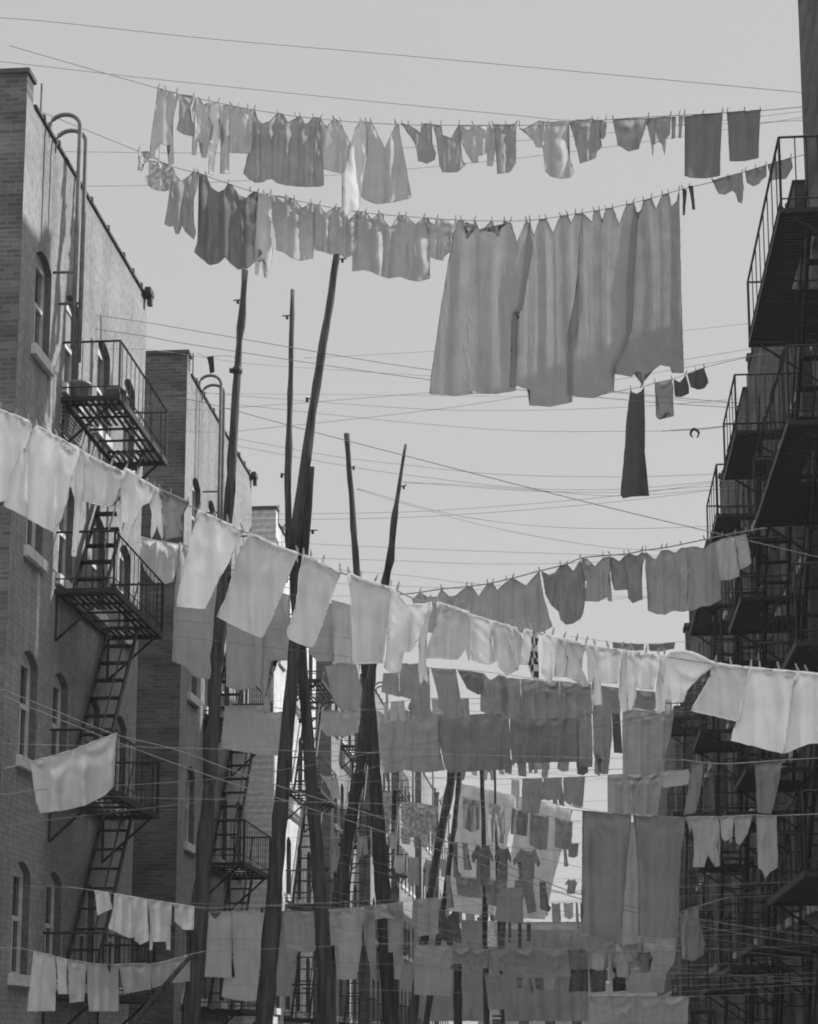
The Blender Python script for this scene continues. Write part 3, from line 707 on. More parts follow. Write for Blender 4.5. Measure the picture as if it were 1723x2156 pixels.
GAR = '''
1|B|150,145 210,168 300,185 312,205 270,400 258,480 268,560 275,765 232,765 243,620 160,605 155,725 72,722 90,560 125,300|mid|long_underwear|underwear|faded long underwear at the left end of the topmost line|1
1|B|322,200 440,212 402,330 420,400 445,450 440,540 380,530 320,502 300,485 322,400|grey|top|top|small dark-fronted top beside the faded long underwear, top line|1
1|B|455,228 480,218 520,290 565,262 560,400 605,460 575,520 560,620 545,715 505,715 510,600 495,590 470,560 455,695 425,695 430,540 447,450 440,400 425,330|mid|child_trousers|trousers|child's thin trousers hung askew near the left of the top line|1
1|B|580,262 640,275 662,295 640,420 680,520 650,560 625,620 598,855 555,850 575,560 600,470 555,400|pale|sleeve_shirt|shirt|narrow pale shirt with one long limp sleeve, top line left|1
1|B|660,290 745,292 800,300 880,316 935,328 925,500 915,685 725,668 727,845 655,845 660,660 690,540 650,400|mid|shirt|shirt|light shirt with a dark sleeve dangling below its hem, top line|1
1|B|938,322 960,400 1000,440 1060,420 1128,352 1160,356 1210,430 1270,400 1310,372 1345,440 1370,440 1418,388 1478,395 1470,480 1490,700 1505,940 1450,955 1330,952 1200,942 1120,922 1080,890 1040,890 1010,915 940,920 890,890 845,845 880,700 920,640 925,450|grey|dress|dress|wide dark-grey dress with deep folds on the top line|1|1.5
1|C|40,254 90,322 150,262 170,258 205,290 290,465 240,680 215,700 130,682 60,662 40,480|mid|skirt|skirt|plain grey skirt pinned by one peg right of the dark dress|1
1|C|370,262 330,330 300,430 280,500 240,660 215,710 226,840 215,990 255,1050 290,1010 330,1010 355,1000 375,830 400,600 430,470 425,320 405,280|pale|nightshirt|nightshirt|long pale nightshirt hanging low between grey skirt and wide smock|1
1|C|415,280 455,284 500,360 570,500 600,430 655,310 678,295 690,380 740,640 787,900 640,935 500,952 400,912 375,890 400,700 430,470|mid|smock|smock|wide smock with a dark front patch, lowest on the top line|1
1|C|705,292 760,308 860,370 872,296 950,298 950,430 985,540 975,590 910,620 840,600 830,500 800,430|grey|child_leggings|leggings|crumpled child's leggings right of the wide smock|1
1|C|962,298 1030,318 1040,390 1110,415 1178,305 1187,430 1200,590 1230,630 1160,690 1040,690 1015,630 1000,500 990,400|grey|blouse|blouse|blouse with a dark band at its hem, middle of the top line|1
1|C|1182,306 1290,318 1420,308 1447,335 1470,500 1450,640 1405,640 1410,530 1360,552 1330,560 1330,610 1280,610 1220,500 1187,420|mid|undershirt|undershirt|undershirt with ragged hem pinned flat in the middle of the top line|1
1|C|1455,302 1560,304 1640,298 1638,420 1640,620 1590,690 1490,705 1480,480|grey|shorts|shorts|straight grey shorts just right of the ragged undershirt|1
1|D|235,330 260,345 400,272 470,284 640,278 620,400 640,550 680,690 650,735 570,745 490,725 445,680 430,490 370,485 350,430|mid|cape_shirt|shirt|shirt with one flying cape-like sleeve on the top line|1
1|D|645,282 690,272 830,256 875,272 900,266 942,290 940,390 920,420 890,410 910,480 870,520 855,575 730,620 710,520|grey|knickers|knickers|grey knickers with a curled strap at the right of the cape shirt|1
1|D|1000,262 1290,252 1255,350 1210,500 1130,520 1040,470|grey|bloomers|bloomers|triangular dark bloomers tightly pinned on the top line, right part|1
1|D|1296,252 1472,240 1465,380 1432,420 1422,550 1402,460 1370,440 1330,470 1325,560 1310,440 1280,300|grey|briefs|briefs|small briefs with two dangling tapes on the top line|1
1|D|1482,242 1512,240 1507,410 1480,420|grey|sock|sock|single short sock left of its twin near the two square towels|1
1|D|1540,238 1572,234 1556,410 1538,410|mid|sock|sock|paler narrow sock touching the larger square towel|1
1|E|150,380 300,364 460,350 442,600 440,865 330,885 200,880 150,865 162,600|dim|towel|towel|larger grey towel hanging square near the right end of the top line|1|0.35
1|E|500,346 640,338 772,326 757,500 757,720 640,745 520,745 512,560|dim|towel|towel|shorter grey towel, last on the right of the top line|1|0.35
2|A|1140,1245 1220,1240 1215,1320 1165,1345 1165,1400 1130,1390|floral|handkerchief|handkerchief|scrap of flowered cloth at the far left end of the second line|2
2|B|75,740 150,752 258,775 245,860 235,980 200,990 150,985 90,965 45,910 40,870 70,860|floral|blouse|blouse|ruffled flowered blouse at the left end of the second line|2
2|B|262,790 290,860 340,910 400,870 440,832 475,838 470,950 440,1050 430,1200 455,1330 440,1385 370,1320 340,1260 320,1340 290,1340 270,1270 240,1280 200,1260 215,1180 235,1050|grey|tattered_shirt|shirt|tattered patterned shirt with ragged tails left of the dark bedspread|2|1.5
2|B|480,842 540,866 580,960 640,1000 690,980 722,930 750,938 800,1020 870,1050 900,1020 938,995 962,1003 940,1400 1000,1500 940,1570 870,1625 800,1630 740,1580 695,1530 640,1580 570,1595 500,1540 445,1490 470,1400 495,1100 490,950|dim|bedspread|bedspread|dark bedspread with scalloped hem draped in deep swags|2|1.7
2|B|965,1005 1010,1012 1070,1015 1080,1060 1065,1400 1090,1470 1070,1600 1035,1700 1015,1695 1040,1600 1020,1540 965,1560 965,1675 940,1670 945,1560 940,1450|pale|apron|apron|white-edged apron with two hanging strings beside the dark bedspread|2
2|B|1085,1025 1200,1040 1260,1058 1330,1130 1400,1090 1425,1094 1420,1250 1430,1400 1415,1540 1310,1560 1230,1530 1180,1490 1110,1470 1092,1430 1082,1200|mid|shirt|shirt|loose light shirt on the second line above the slanting poles|2|1.3
2|C|-10,960 30,972 85,1030 160,980 225,985 270,1085 310,1050 340,1016 338,1150 320,1300 300,1370 240,1395 200,1360 130,1365 50,1340 0,1330 -15,1250|mid|petticoat|petticoat|crumpled petticoat right over the tip of the slanting spliced pole|2|1.4
2|C|345,1012 410,1018 460,1080 520,1028 555,1032 560,1090 615,1145 685,1043 740,1050 820,1120 890,1060 925,1066 935,1200 935,1560 840,1585 760,1570 690,1545 600,1560 530,1540 440,1500 390,1490 300,1500 305,1370 330,1300 340,1150|mid|housedress|dress|wide light housedress hung by four pins left of the curtains|2|1.5
2|C|892,1066 1000,1075 1160,1083 1130,1180 1110,1340 1060,1375 1040,1415 990,1405 930,1380 935,1280 925,1180|mid|drawers|drawers|small gathered drawers touching the first pale curtain|2|1.4
2|V|960,465 972,463 985,503 1000,464 1012,490 1036,464 1048,498 1062,466 1076,470 1089,510 1108,466 1114,470 1122,520 1100,650 1087,660 1086,822 1045,829 1000,828 960,833 905,829 907,800 930,640|sheer|curtain|curtain|first of the long sheer curtains, flaring to the left at its foot|2|1.0
2|V|1116,466 1124,495 1136,464 1150,462 1165,490 1180,455 1195,453 1203,470 1212,451 1226,450 1228,480 1225,650 1206,760 1205,846 1160,856 1115,853 1117,822 1090,812 1074,815 1078,660 1092,640 1106,520|sheer|curtain|curtain|second long sheer curtain, its hem hanging lowest of the four|2|1.0
2|V|1228,450 1247,468 1251,446 1262,442 1268,470 1276,440 1290,438 1304,472 1320,431 1334,428 1343,460 1330,700 1289,785 1293,822 1250,838 1210,834 1195,828 1196,700 1216,600 1220,500|sheer|curtain|curtain|third long sheer curtain, between the lowest hem and the darker end panel|2|1.0
2|V|1336,430 1345,462 1355,423 1372,418 1382,440 1395,411 1408,408 1414,435 1426,423 1430,402 1434,600 1440,785 1415,785 1412,772 1390,768 1360,790 1354,812 1350,783 1340,782 1330,793 1280,783 1318,700 1318,600 1326,500|grey|curtain|curtain|last long curtain on the right, darker with a torn corner hanging down|2|1.0
2|E|135,972 165,985 160,1080 150,1190 135,1185 140,1080|dark|stocking|stocking|dark stocking just right of the last long curtain|2
2|E|185,955 215,950 225,1030 237,1140 215,1145 205,1040|dark|stocking|stocking|dark stocking bent in the wind, second past the curtains|2
2|E|380,905 500,872 620,842 635,970 620,1090 590,1080 570,1010 540,985 480,1020 430,1010|grey|panties|panties|dark panties with a dangling point high at the right|2
2|E|650,832 730,808 815,782 820,870 780,900 760,930 715,950 660,920|grey|kerchief|kerchief|rounded dark kerchief between the pointed panties and the fire escape rail|2
2|E|835,775 930,745 1020,718 1035,800 980,890 860,900|grey|cloth|cloth|square cloth seen through the topmost fire escape rail|2
b|I|187,312 203,340 240,350 275,330 298,293 305,500 305,900 320,1050 340,1190 290,1190 200,1195 125,1210 105,1180 130,900 160,500|dark|dress|dress|long narrow black dress hanging alone under the curtains|b|0.7
b|I|385,262 525,236 540,300 530,440 545,530 525,540 490,490 460,530 420,565 395,540 420,430 390,350|grey|romper|romper|child's grey romper with two short legs right of the black dress|b
b|I|540,232 590,258 640,198 665,290 665,350 600,380 550,375|dark|shorts|shorts|small dark shorts between the romper and the puffed bloomers|b
b|I|652,190 720,165 790,138 825,260 795,305 740,320 680,300|dark|bloomers|bloomers|puffed dark bloomers, last beside the right fire escapes|b
3|V|868,1262 885,1248 900,1258 921,1257 930,1241 946,1256 960,1254 983,1236 994,1236 1008,1256 1027,1230 1038,1229 1047,1243 1066,1226 1080,1218 1100,1229 1108,1233 1136,1203 1144,1254 1163,1320 1130,1335 1080,1330 1000,1345 950,1340 900,1330 880,1300|mid|bedsheet|sheet|broad grey sheet at the left of the rising line, behind front shirts|3|0.9
3|V|1141,1203 1155,1211 1170,1206 1180,1192 1194,1188 1208,1203 1222,1180 1232,1217 1233,1260 1228,1290 1222,1303 1208,1312 1192,1315 1181,1305 1177,1288 1160,1272 1149,1250|grey|union_suit|underwear|baggy dark union suit with rounded seat on the rising line|3|1.3
3|V|1226,1177 1236,1177 1253,1193 1270,1175 1284,1172 1290,1190 1280,1217 1287,1240 1289,1266 1281,1265 1279,1257 1261,1266 1231,1265 1236,1223 1226,1222|mid|pinafore|pinafore|little pinafore right of the baggy union suit|3
3|J|20,255 50,262 95,295 135,250 175,230 240,250 280,216 312,225 275,370 285,600 205,630 170,590 165,520 60,525 30,440 35,400 20,330|grey|undershirt|undershirt|grey undershirt with legs of sky on both sides, rising line|3
3|J|312,216 390,275 440,202 480,196 560,220 600,180 650,180 655,400 655,690 620,700 540,690 470,725 400,720 330,690 325,500 308,350|mid|nightgown|nightgown|wide nightgown with scalloped hem on the rising line|3|1.2
3|J|652,176 700,168 790,185 850,140 880,132 920,430 928,600 840,650 770,655 700,690 658,692 658,400|mid|petticoat|petticoat|petticoat overlapping the scalloped nightgown on its right|3|1.2
3|J|882,132 940,105 1040,88 1080,410 1000,440 922,445 900,300|pale|pillowcase|pillowcase|pale pillowcase against the dark right-hand fire escapes|3
3|J|1042,88 1130,68 1165,200 1175,300 1140,330 1082,355|pale|shirt|shirt|pale shirt at the upper right end of the rising line|3
4|V|-40,852 0,864 33,876 62,889 66,905 50,955 40,1010 30,1045 -10,1060 -50,1040|white|bedsheet|sheet|bright sheet cut by the left edge on the front line|4|1.76
4|V|78,899 92,905 120,922 165,945 163,965 150,1010 140,1060 128,1095 112,1120 75,1100 33,1076 8,1065 20,1010 45,950 60,925|white|shirt|shirt|big bright white shirt spread in folds at the left of the front line|4|2.43
4|V|167,946 182,956 178,1000 170,1080 160,1172 152,1170 158,1080 160,1000|white|stocking|stocking|long thin white stocking beside the big white shirt|4|1.35
4|V|186,958 205,970 235,984 262,996 250,1030 240,1062 222,1066 173,1053 178,1010|pale|napkin|napkin|square grey napkin in front of the left fire escape|4|1.35
4|K|1030,105 1110,160 1200,225 1270,265 1220,380 1170,400 1090,570 1010,540 990,650 975,560 960,450 1000,330 985,255|white|undershirt|undershirt|brightest white undershirt over the left fire escape stair|4|1.62
4|K|1205,225 1290,270 1330,420 1330,690 1290,560 1240,680 1250,480 1230,380|white|baby_gown|gown|tiny white gown with forked tails right of the brightest undershirt|4|1.35
4|K|1320,285 1400,318 1540,380 1500,470 1480,500 1500,640 1470,600 1490,660 1400,670 1350,690 1330,600 1330,500|grey|washcloth|washcloth|dark washcloth curled on the front line by the brick end wall|4|1.35
4|V|420,1076 450,1090 480,1104 511,1116 500,1140 483,1181 461,1218 445,1255 431,1281 400,1279 373,1276 378,1240 395,1165 410,1110|white|pillowcase|pillowcase|brightest pillowcase with a wide hem, left of the first big pole|4|1.76
4|V|527,1125 560,1138 585,1151 627,1166 600,1230 578,1290 553,1343 528,1333 480,1310 457,1298 475,1262 485,1230 500,1170|pale|pillowcase|pillowcase|grey pillowcase swung over the tall dark pole, wide hem at its foot|4|0.94
4|V|640,1170 655,1176 680,1189 717,1205 700,1250 680,1310 660,1363 640,1358 610,1345 605,1330 625,1270 630,1210|pale|pillowcase|pillowcase|grey pillowcase hanging over the crossing of the two leg poles|4|0.94
5|L|1060,340 1110,330 1090,600 1080,740 1030,735 1020,640|white|towel|towel|narrow bright strip of towel between two grey pillowcases|5
4|V|735,1210 760,1219 790,1229 822,1238 828,1250 822,1300 812,1340 806,1385 805,1395 745,1398 742,1330 740,1270|pale|pillowcase|pillowcase|plain grey pillowcase right of a slit of sky, hung straight|4|0.81
4|M|630,84 670,130 740,220 880,215 920,230 850,470 780,590 720,600 690,765 600,755 565,720 590,560 610,400 550,545 525,495 580,370 610,200|white|blouse|blouse|bright white blouse in deep folds next to the straight pillowcase|4|2.29
4|M|900,215 945,200 890,600 920,860 880,800 860,880 845,720 860,560 840,450|white|shirt|shirt|white shirt hung by one corner, tapering to a point|4|1.35
4|M|1000,200 1130,238 1250,280 1270,310 1280,480 1255,670 1230,560 1180,640 1160,660 950,645 905,650 900,600 960,450 1010,260|pale|shirt|shirt|square light shirt with a bright slanting sleeve, middle of the front line|4|1.22
4|M|1275,300 1370,328 1440,352 1430,500 1470,670 1420,700 1370,690 1280,660 1270,480|white|baby_shirt|shirt|small white shirt gathered into narrow pleats, front line|4|2.03
4|M|1450,352 1540,380 1600,398 1660,740 1570,790 1500,720 1470,640 1455,500|pale|drawers|drawers|pale pleated drawers hanging lower than the pleated shirt|4|1.76
4|N|120,385 200,408 265,515 230,690 215,750 170,560|pale|bib|bib|tapering pale bib right of the pleated drawers|4|1.35
4|N|280,420 330,432 320,560 300,700 235,700 265,520|white|diaper|diaper|small white diaper left of the checked stocking|4|1.35
4|N|335,435 372,444 392,860 340,800 310,700 340,520|check|stocking|stocking|dark checked stocking standing out on the front line|4|1.35
4|N|440,460 505,474 520,640 490,860 420,770 430,600|white|undershirt|undershirt|white undershirt just right of the checked stocking|4|1.89
4|N|530,482 600,500 620,640 600,800 520,800 530,650|pale|vest|vest|narrow pale vest between the white undershirt and the grey slip|4|1.76
4|N|602,498 700,524 780,545 725,690 800,880 750,870 700,830 605,800 640,650 590,570|pale|slip|slip|short grey slip with a bright rim, right part of the front line|4|1.35
4|N|790,542 850,556 890,820 910,1030 850,1030 835,970 850,800 800,860|white|stockings|stockings|white pair of stockings hanging low right of the grey slip|4|1.35
4|N|862,557 960,575 1070,592 1060,700 1030,855 970,850 900,850 870,700|white|diaper|diaper|white diaper folded in a loop, nearer the middle of the front line|4|1.89
4|N|1082,590 1112,600 1110,1085 1080,1085 1050,960 1060,750|white|stocking|stocking|first of two long white stockings between the looped diapers|4|1.35
4|N|1132,600 1160,606 1190,970 1150,1070 1130,1075 1115,800|white|stocking|stocking|second long white stocking, its toe spread to the right|4|1.35
4|N|1162,606 1270,622 1370,635 1360,760 1325,905 1240,905 1180,870 1160,760|white|diaper|diaper|white diaper looped like a sack, just left of the big pale sheet|4|1.89
4|N|1390,638 1412,642 1400,840 1430,1030 1390,1100 1355,1095 1350,950|white|stocking|stocking|last white stocking, touching the big pale sheet|4|1.35
4|V|1400,1384 1412,1372 1440,1371 1470,1380 1506,1398 1475,1422 1447,1452 1438,1478 1420,1475 1398,1472 1396,1440|white|bedsheet|sheet|pale sheet billowing round, first of the big sheets at the right|4|0.94
4|V|1508,1398 1540,1403 1581,1407 1578,1418 1568,1455 1555,1519 1510,1508 1455,1496 1475,1462 1491,1434|pale|bedsheet|sheet|grey slanting sheet between the billowing one and the brightest one|4|0.54
4|V|1581,1407 1600,1409 1640,1413 1681,1416 1667,1454 1658,1519 1650,1586 1599,1573 1539,1558 1552,1519 1565,1468|white|bedsheet|sheet|bright sheet with a white side fold hanging lowest at the right edge|4|0.81
4|V|1683,1416 1700,1418 1730,1421 1760,1424 1770,1560 1700,1566 1652,1586 1660,1519 1670,1455|white|bedsheet|sheet|last sheet of the front line, cut by the right edge|4|0.81
5|V|291,1130 330,1138 385,1148 372,1200 365,1225 330,1232 305,1200 293,1165|pale|shawl|shawl|pale shawl in front of the left brick end wall|5|1.4
5|V|368,1250 378,1142 455,1174 460,1290 452,1380 445,1430 410,1425 385,1400 363,1392|mid|curtain|curtain|pale grey curtain panel just left of the first big pole|5|0.8
5|L|520,400 740,450 860,520 870,1000 840,1210 690,1260 620,1270 500,1230 500,900|mid|curtain|curtain|pale grey curtain panel between the first pole and the leaning one|5|0.9
5|L|870,300 1000,290 1130,340 1120,700 1118,970 950,970 930,1480 880,1490 845,1200 872,900|mid|work_shirt|shirt|grey work shirt with one long tail left of the leaning pole|5
5|L|1310,420 1420,420 1540,420 1560,980 1400,985 1312,900|mid|towel|towel|grey towel straight behind the spread leg poles|5|0.6
5|V|700,1264 730,1272 742,1276 743,1330 745,1398 700,1396 692,1380|pale|apron|apron|pale apron glimpsed left of the straight grey pillowcase|5
5b|L|490,1430 560,1420 650,1425 760,1420 870,1425 880,1495 1062,1480 1032,1910 850,1900 640,1870 445,1830 470,1600|pale|tablecloth|tablecloth|white tablecloth strung between the two biggest poles|5b|0.8
5b|M|60,1090 130,1086 200,1090 290,1084 360,1083 350,1260 250,1290 100,1290 40,1220|pale|blouse|blouse|ruffled pale blouse bunched between the leg poles and the flat-topped pole|5b|1.6
5|M|75,715 200,690 330,700 380,900 360,1060 330,1080 210,1080 150,1000|mid|trousers|trousers|baggy grey trousers left of the flat-topped pole, middle of the yard|5|0.8
6|M|555,772 680,768 690,970 540,930|grey|towel|towel|small grey towel just right of the flat-topped pole|6
6|M|690,698 740,690 770,700 850,690 930,735 940,1000 930,1140 850,1130 780,1110 790,990 690,960|grey|shirt|shirt|grey shirt with a rounded tail under the bright blouse|6
6|M|945,732 1050,740 1150,742 1170,900 1200,1000 1215,1130 1100,1140 1010,1060 1000,950|grey|trousers|trousers|grey trousers hanging slanted under the square light shirt|6|0.8
6|M|1162,746 1260,755 1370,772 1380,940 1330,950 1240,900|dim|jacket|jacket|dark jacket sleeve bending across a gap of sky|6
6|M|1375,768 1430,830 1500,785 1560,800 1580,1000 1560,1090 1420,1120 1350,1080 1350,960|grey|blouse|blouse|grey blouse below the pleated drawers|6|1.3
6|N|70,800 240,820 245,1000 245,1150 90,1150|grey|shirt|shirt|plain grey shirt below the checked stocking|6
6|N|245,820 400,830 560,842 566,1020 566,1140 360,1150 247,1150|grey|coat|coat|broad grey coat below the narrow pale vest|6|1.2
6|N|565,842 700,856 820,866 832,1100 780,1160 700,1150 568,1140|grey|smock|smock|grey smock below the short grey slip|6|1.2
6|N|825,868 930,880 1050,898 1062,1100 930,1110 838,1100|grey|shirt|shirt|grey shirt behind the two long white stockings|6
6|N|1060,900 1200,915 1340,928 1400,1000 1330,1080 1200,1060 1080,1060|grey|bedspread|bedspread|grey bedspread behind the sack-like diaper, at the dark fire escapes|6|1.2
7|M|470,1074 520,1085 570,1120 610,1068 650,1120 708,1062 720,1100 722,1570 610,1590 505,1590 480,1200|grey|bedsheet|sheet|grey sheet next to the flat-topped pole with two notches in its top|7|0.8
7|M|722,1066 830,1110 930,1110 1000,1072 1020,1160 1000,1330 1062,1570 930,1585 800,1580 725,1565|grey|bedsheet|sheet|grey sheet creased down its middle, second of the broad sheets|7|0.9
7|M|1012,1072 1100,1110 1200,1118 1330,1108 1480,1100 1580,1098 1592,1330 1600,1560 1350,1572 1100,1590 1064,1560 1012,1330|dim|blanket|blanket|widest dark blanket of the broad sheets in the middle|7|0.8
7|N|160,1102 300,1090 470,1088 600,1100 700,1108 722,1390 720,1500 180,1510 150,1330|dim|blanket|blanket|dark blanket right of the widest one, under the broad coat|7|0.9
7|N|702,1108 760,1098 822,1090 834,1370 830,1540 724,1540|grey|jacket|jacket|grey jacket with a dark cuff beside the dark blanket|7
7|N|985,1042 1052,1034 1076,1430 1008,1425|dark|trousers|trousers|narrow dark trouser leg below the two long white stockings|7|0.6
7|N|832,1085 900,1068 982,1048 992,1300 960,1600 900,1600 910,1450 840,1430|grey|trousers|trousers|grey trousers ending in a long thin leg, left of the narrow dark one|7
7|N|1078,1062 1200,1070 1360,1080 1500,1086 1470,1300 1420,1470 1430,1580 1290,1610 1078,1600|mid|quilt|quilt|pale worn quilt against the dark right-hand fire escapes|7|1.2
8|R|975,55 1060,58 1140,52 1135,200 1110,345 972,335|grey|shirt|shirt|grey shirt at the left end of the rolled-towel line|8
8|R|1150,52 1225,48 1300,46 1292,230 1132,230|grey|towel|towel|grey towel second on the rolled-towel line|8
8|R|1312,46 1400,42 1490,38 1470,290 1450,280 1310,240|grey|shirt|shirt|wider grey shirt left of the patterned cloth|8
8|O|0,28 150,18 300,8 450,0 440,130 405,360 200,350 0,340|mid|tablecloth|tablecloth|light crumpled tablecloth above the two hanging blankets|8|1.3
8|O|420,2 540,-10 660,-18 690,100 560,120 450,130|pale|towel|towel|pale rolled towel jutting out to the right above the blankets|8|0.5
9|V|1227,1707 1260,1710 1300,1713 1329,1716 1322,1800 1313,1900 1309,1990 1270,1975 1224,1962 1226,1850|dim|blanket|blanket|left of the two long hanging blankets at right|9|0.7
9|V|1334,1716 1380,1718 1444,1722 1434,1800 1430,1870 1429,1975 1390,1972 1344,1970 1346,1860 1341,1780|dim|blanket|blanket|right one of the two long blankets, next to the white long johns|9|0.7
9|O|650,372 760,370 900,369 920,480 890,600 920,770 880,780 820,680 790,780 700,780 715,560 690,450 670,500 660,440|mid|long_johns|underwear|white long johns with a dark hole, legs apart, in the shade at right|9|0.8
9|O|918,370 980,368 1028,367 1020,540 960,570 935,540|mid|undershirt|undershirt|small white undershirt right of the white long johns|9
9|O|1032,367 1110,362 1180,356 1150,500 1080,600 1050,580|mid|scarf|scarf|grey scarf hanging in a point beside the small white undershirt|9
9|O|1218,358 1300,360 1380,362 1395,780 1330,820 1290,870 1260,800 1235,790|mid|bedsheet|sheet|folded pale sheet, last at the right of the blankets line|9|0.8
x|O|592,1150 660,1125 740,1100 750,1250 800,1400 780,1500 700,1550 610,1530|grey|dress|dress|limp draped dress in deep shade below the right blanket|x|1.5
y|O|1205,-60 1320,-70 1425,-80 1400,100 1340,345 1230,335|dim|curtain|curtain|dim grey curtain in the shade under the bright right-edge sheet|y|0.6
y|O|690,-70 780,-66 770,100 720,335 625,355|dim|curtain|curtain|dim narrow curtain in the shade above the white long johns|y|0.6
w|V|65,1604 100,1595 160,1577 245,1543 242,1600 240,1655 220,1675 180,1695 140,1705 85,1712 75,1680 70,1640|pale|bath_towel|towel|large plain towel alone on its rope at the left|w|1.5
p|P|782,975 830,984 890,994 920,1120 800,1175|white|handkerchief|handkerchief|folded white handkerchief at the left of the undershirt rope|p
p|P|940,1000 1000,1010 1050,1020 1130,1034 1150,1080 1110,1350 1060,1360 990,1330 890,1280 930,1130|white|shirt|shirt|baggy white shirt with a round neck, lower left|p|1.5
p|P|1140,1040 1200,1050 1210,1200 1220,1380 1150,1415 1105,1380 1150,1100|white|drawers|drawers|narrow white drawers between baggy shirt and small undershirt, lower left|p
p|P|1215,1052 1310,1066 1410,1080 1390,1200 1395,1460 1365,1455 1360,1390 1250,1390 1245,1460 1225,1460 1235,1250|white|undershirt|undershirt|small white undershirt with two hanging straps, lower left|p|0.7
p|P|1420,1082 1500,1094 1590,1106 1585,1295 1500,1290 1430,1220 1450,1160|white|towel|towel|white towel touching the first big pole, lower left|p|0.8
q|P|280,1472 360,1490 335,1700 330,1960 225,1960|pale|trousers|trousers|pale trousers, first at the left end of the lowest rope|q
q|P|362,1490 450,1512 460,1700 450,1960 335,1960 340,1700|pale|trousers|trousers|pale trousers, second on the lowest left rope|q
q|P|468,1516 550,1538 540,1700 560,1820 480,1820|white|shorts|shorts|short white shorts between the hanging pale trousers|q
q|P|560,1540 630,1550 702,1562 690,1880 570,1890|pale|trousers|trousers|pale trousers directly right of the short white shorts|q
q|P|712,1564 810,1576 830,1640 810,1960 730,1960|pale|trousers|trousers|long pale trousers reaching the bottom, fourth on the lowest left rope|q
q|P|832,1578 870,1582 895,1680 930,1584 970,1582 970,1960 815,1960|pale|trousers|trousers|pale trousers with a deep notch at the waist, beside the first white sheet|q
q|P|978,1582 1090,1574 1190,1572 1228,1580 1238,1780 1130,1795 1020,1815|pale|bedsheet|sheet|white sheet left of the one crossed by the black strut|q|0.6
q|P|1232,1580 1330,1560 1400,1545 1520,1514 1558,1500 1555,1715 1380,1730 1250,1770|pale|bedsheet|sheet|white sheet crossed by the black strut, lower left|q|0.6
r|Q|132,1155 185,1210 240,1146 320,1146 322,1400 330,1690 100,1680 115,1400|pale|shirt|shirt|white shirt with a notched collar beside the foot of the first big pole|r|0.7
r|Q|322,1146 430,1144 500,1145 590,1144 560,1500 520,1875 350,1870 235,1840 260,1690 345,1690|pale|overalls|overalls|white overalls patched with dark stains between the big pole feet|r|0.8
r|Q|730,1142 860,1145 1000,1148 1012,1460 930,1480 830,1460 800,1690 680,1690 700,1400|mid|work_shirt|shirt|grey-white work shirt between the feet of the leg poles|r|0.9
r|Q|735,1142 740,1300 800,1690 820,1840 660,1835 690,1690|mid|apron|apron|darker apron hanging behind the work shirt between the leg poles|r|0.6
s|Q|1112,1128 1220,1122 1330,1112 1390,1200 1380,1450 1340,1700 1180,1700 1190,1420 1130,1420|pale|work_shirt|shirt|pale work shirt with a dark collar spot right of the leg poles|s|0.8
s|Q|1335,1112 1500,1094 1700,1062 1723,1060 1723,1220 1560,1200 1500,1210 1392,1230|pale|bedsheet|sheet|white sheet stretched sideways right of the pale work shirt|s|0.7
s|Q|1395,1232 1400,1106 1490,1096 1500,1540 1440,1550 1405,1380|mid|sleeve|shirt|long grey shirt sleeve under the sideways white sheet|s
s|Q|1592,1085 1660,1075 1723,1066 1723,1700 1650,1700 1640,1480 1600,1480|mid|trousers|trousers|spotted grey trousers behind the foot of the middle pole|s
s|R|80,1052 190,1040 290,1028 290,1330 120,1350 70,1220|mid|pillowcase|pillowcase|grey pillowcase right of the spotted trousers, bottom centre|s|0.7
t|R|472,1214 560,1216 640,1218 640,1380 480,1390|grey|napkin|napkin|small square grey napkin in the low middle|t|0.4
t|R|690,1220 740,1222 770,1430 690,1430|white|apron|apron|little bright striped apron in the low middle|t|1.5
t|R|782,1224 840,1228 830,1440 790,1480|dark|stocking|stocking|thick dark stocking right of the bright striped apron|t
t|R|862,1230 884,1231 882,1400 862,1400|dark|stocking|stocking|short dark stocking, second after the striped apron|t
t|R|940,1236 970,1238 970,1470 942,1470|dark|stocking|stocking|long thin dark stocking, third after the striped apron|t
t|R|1012,1242 1044,1244 1042,1390 1012,1390|dark|stocking|stocking|dark stocking farthest right of the low middle row|t
u|R|80,1418 240,1424 400,1430 402,1600 390,1840 90,1825|mid|bedsheet|sheet|pale square sheet with a ruffled top at bottom centre|u|0.5
u|R|410,1430 560,1440 700,1452 690,1610 600,1610 500,1580 412,1560|grey|towel|towel|grey bath towel right of the pale square sheet|u|0.9
u|R|702,1452 900,1454 1080,1454 1340,1452 1340,1640 1100,1650 900,1645 706,1620|grey|tablecloth|tablecloth|widest grey tablecloth on the lowest middle rope|u|0.8
u|R|1345,1452 1440,1452 1520,1455 1500,1700 1380,1690|dim|coat|coat|dark coat at the right end of the lowest middle rope|u
z|R|465,92 560,112 700,142 890,190 918,205 890,430 850,560 820,830 740,1172 610,1170 480,1155 360,1140 400,700 440,400|pale|bedsheet|sheet|enormous thin sheet in the low middle, left one of two|z|0.5
z|R|950,206 1100,238 1250,268 1392,296 1340,520 1280,700 1220,930 1160,1210 1000,1200 740,1215 790,900 880,700|pale|bedsheet|sheet|enormous thin sheet in the low middle, right one, narrowing downward|z|0.5
aa|S|490,370 560,372 620,470 700,385 780,400 820,820 760,830 700,790 690,890 640,900 590,800 450,760 520,680|dark|dress|dress|tattered dark dress beside the small square grey napkin|aa|1.2
bb|S|850,1250 920,1262 985,1275 980,1750 850,1750|grey|towel|towel|narrow grey towel touching the black post at the bottom|bb|0.6
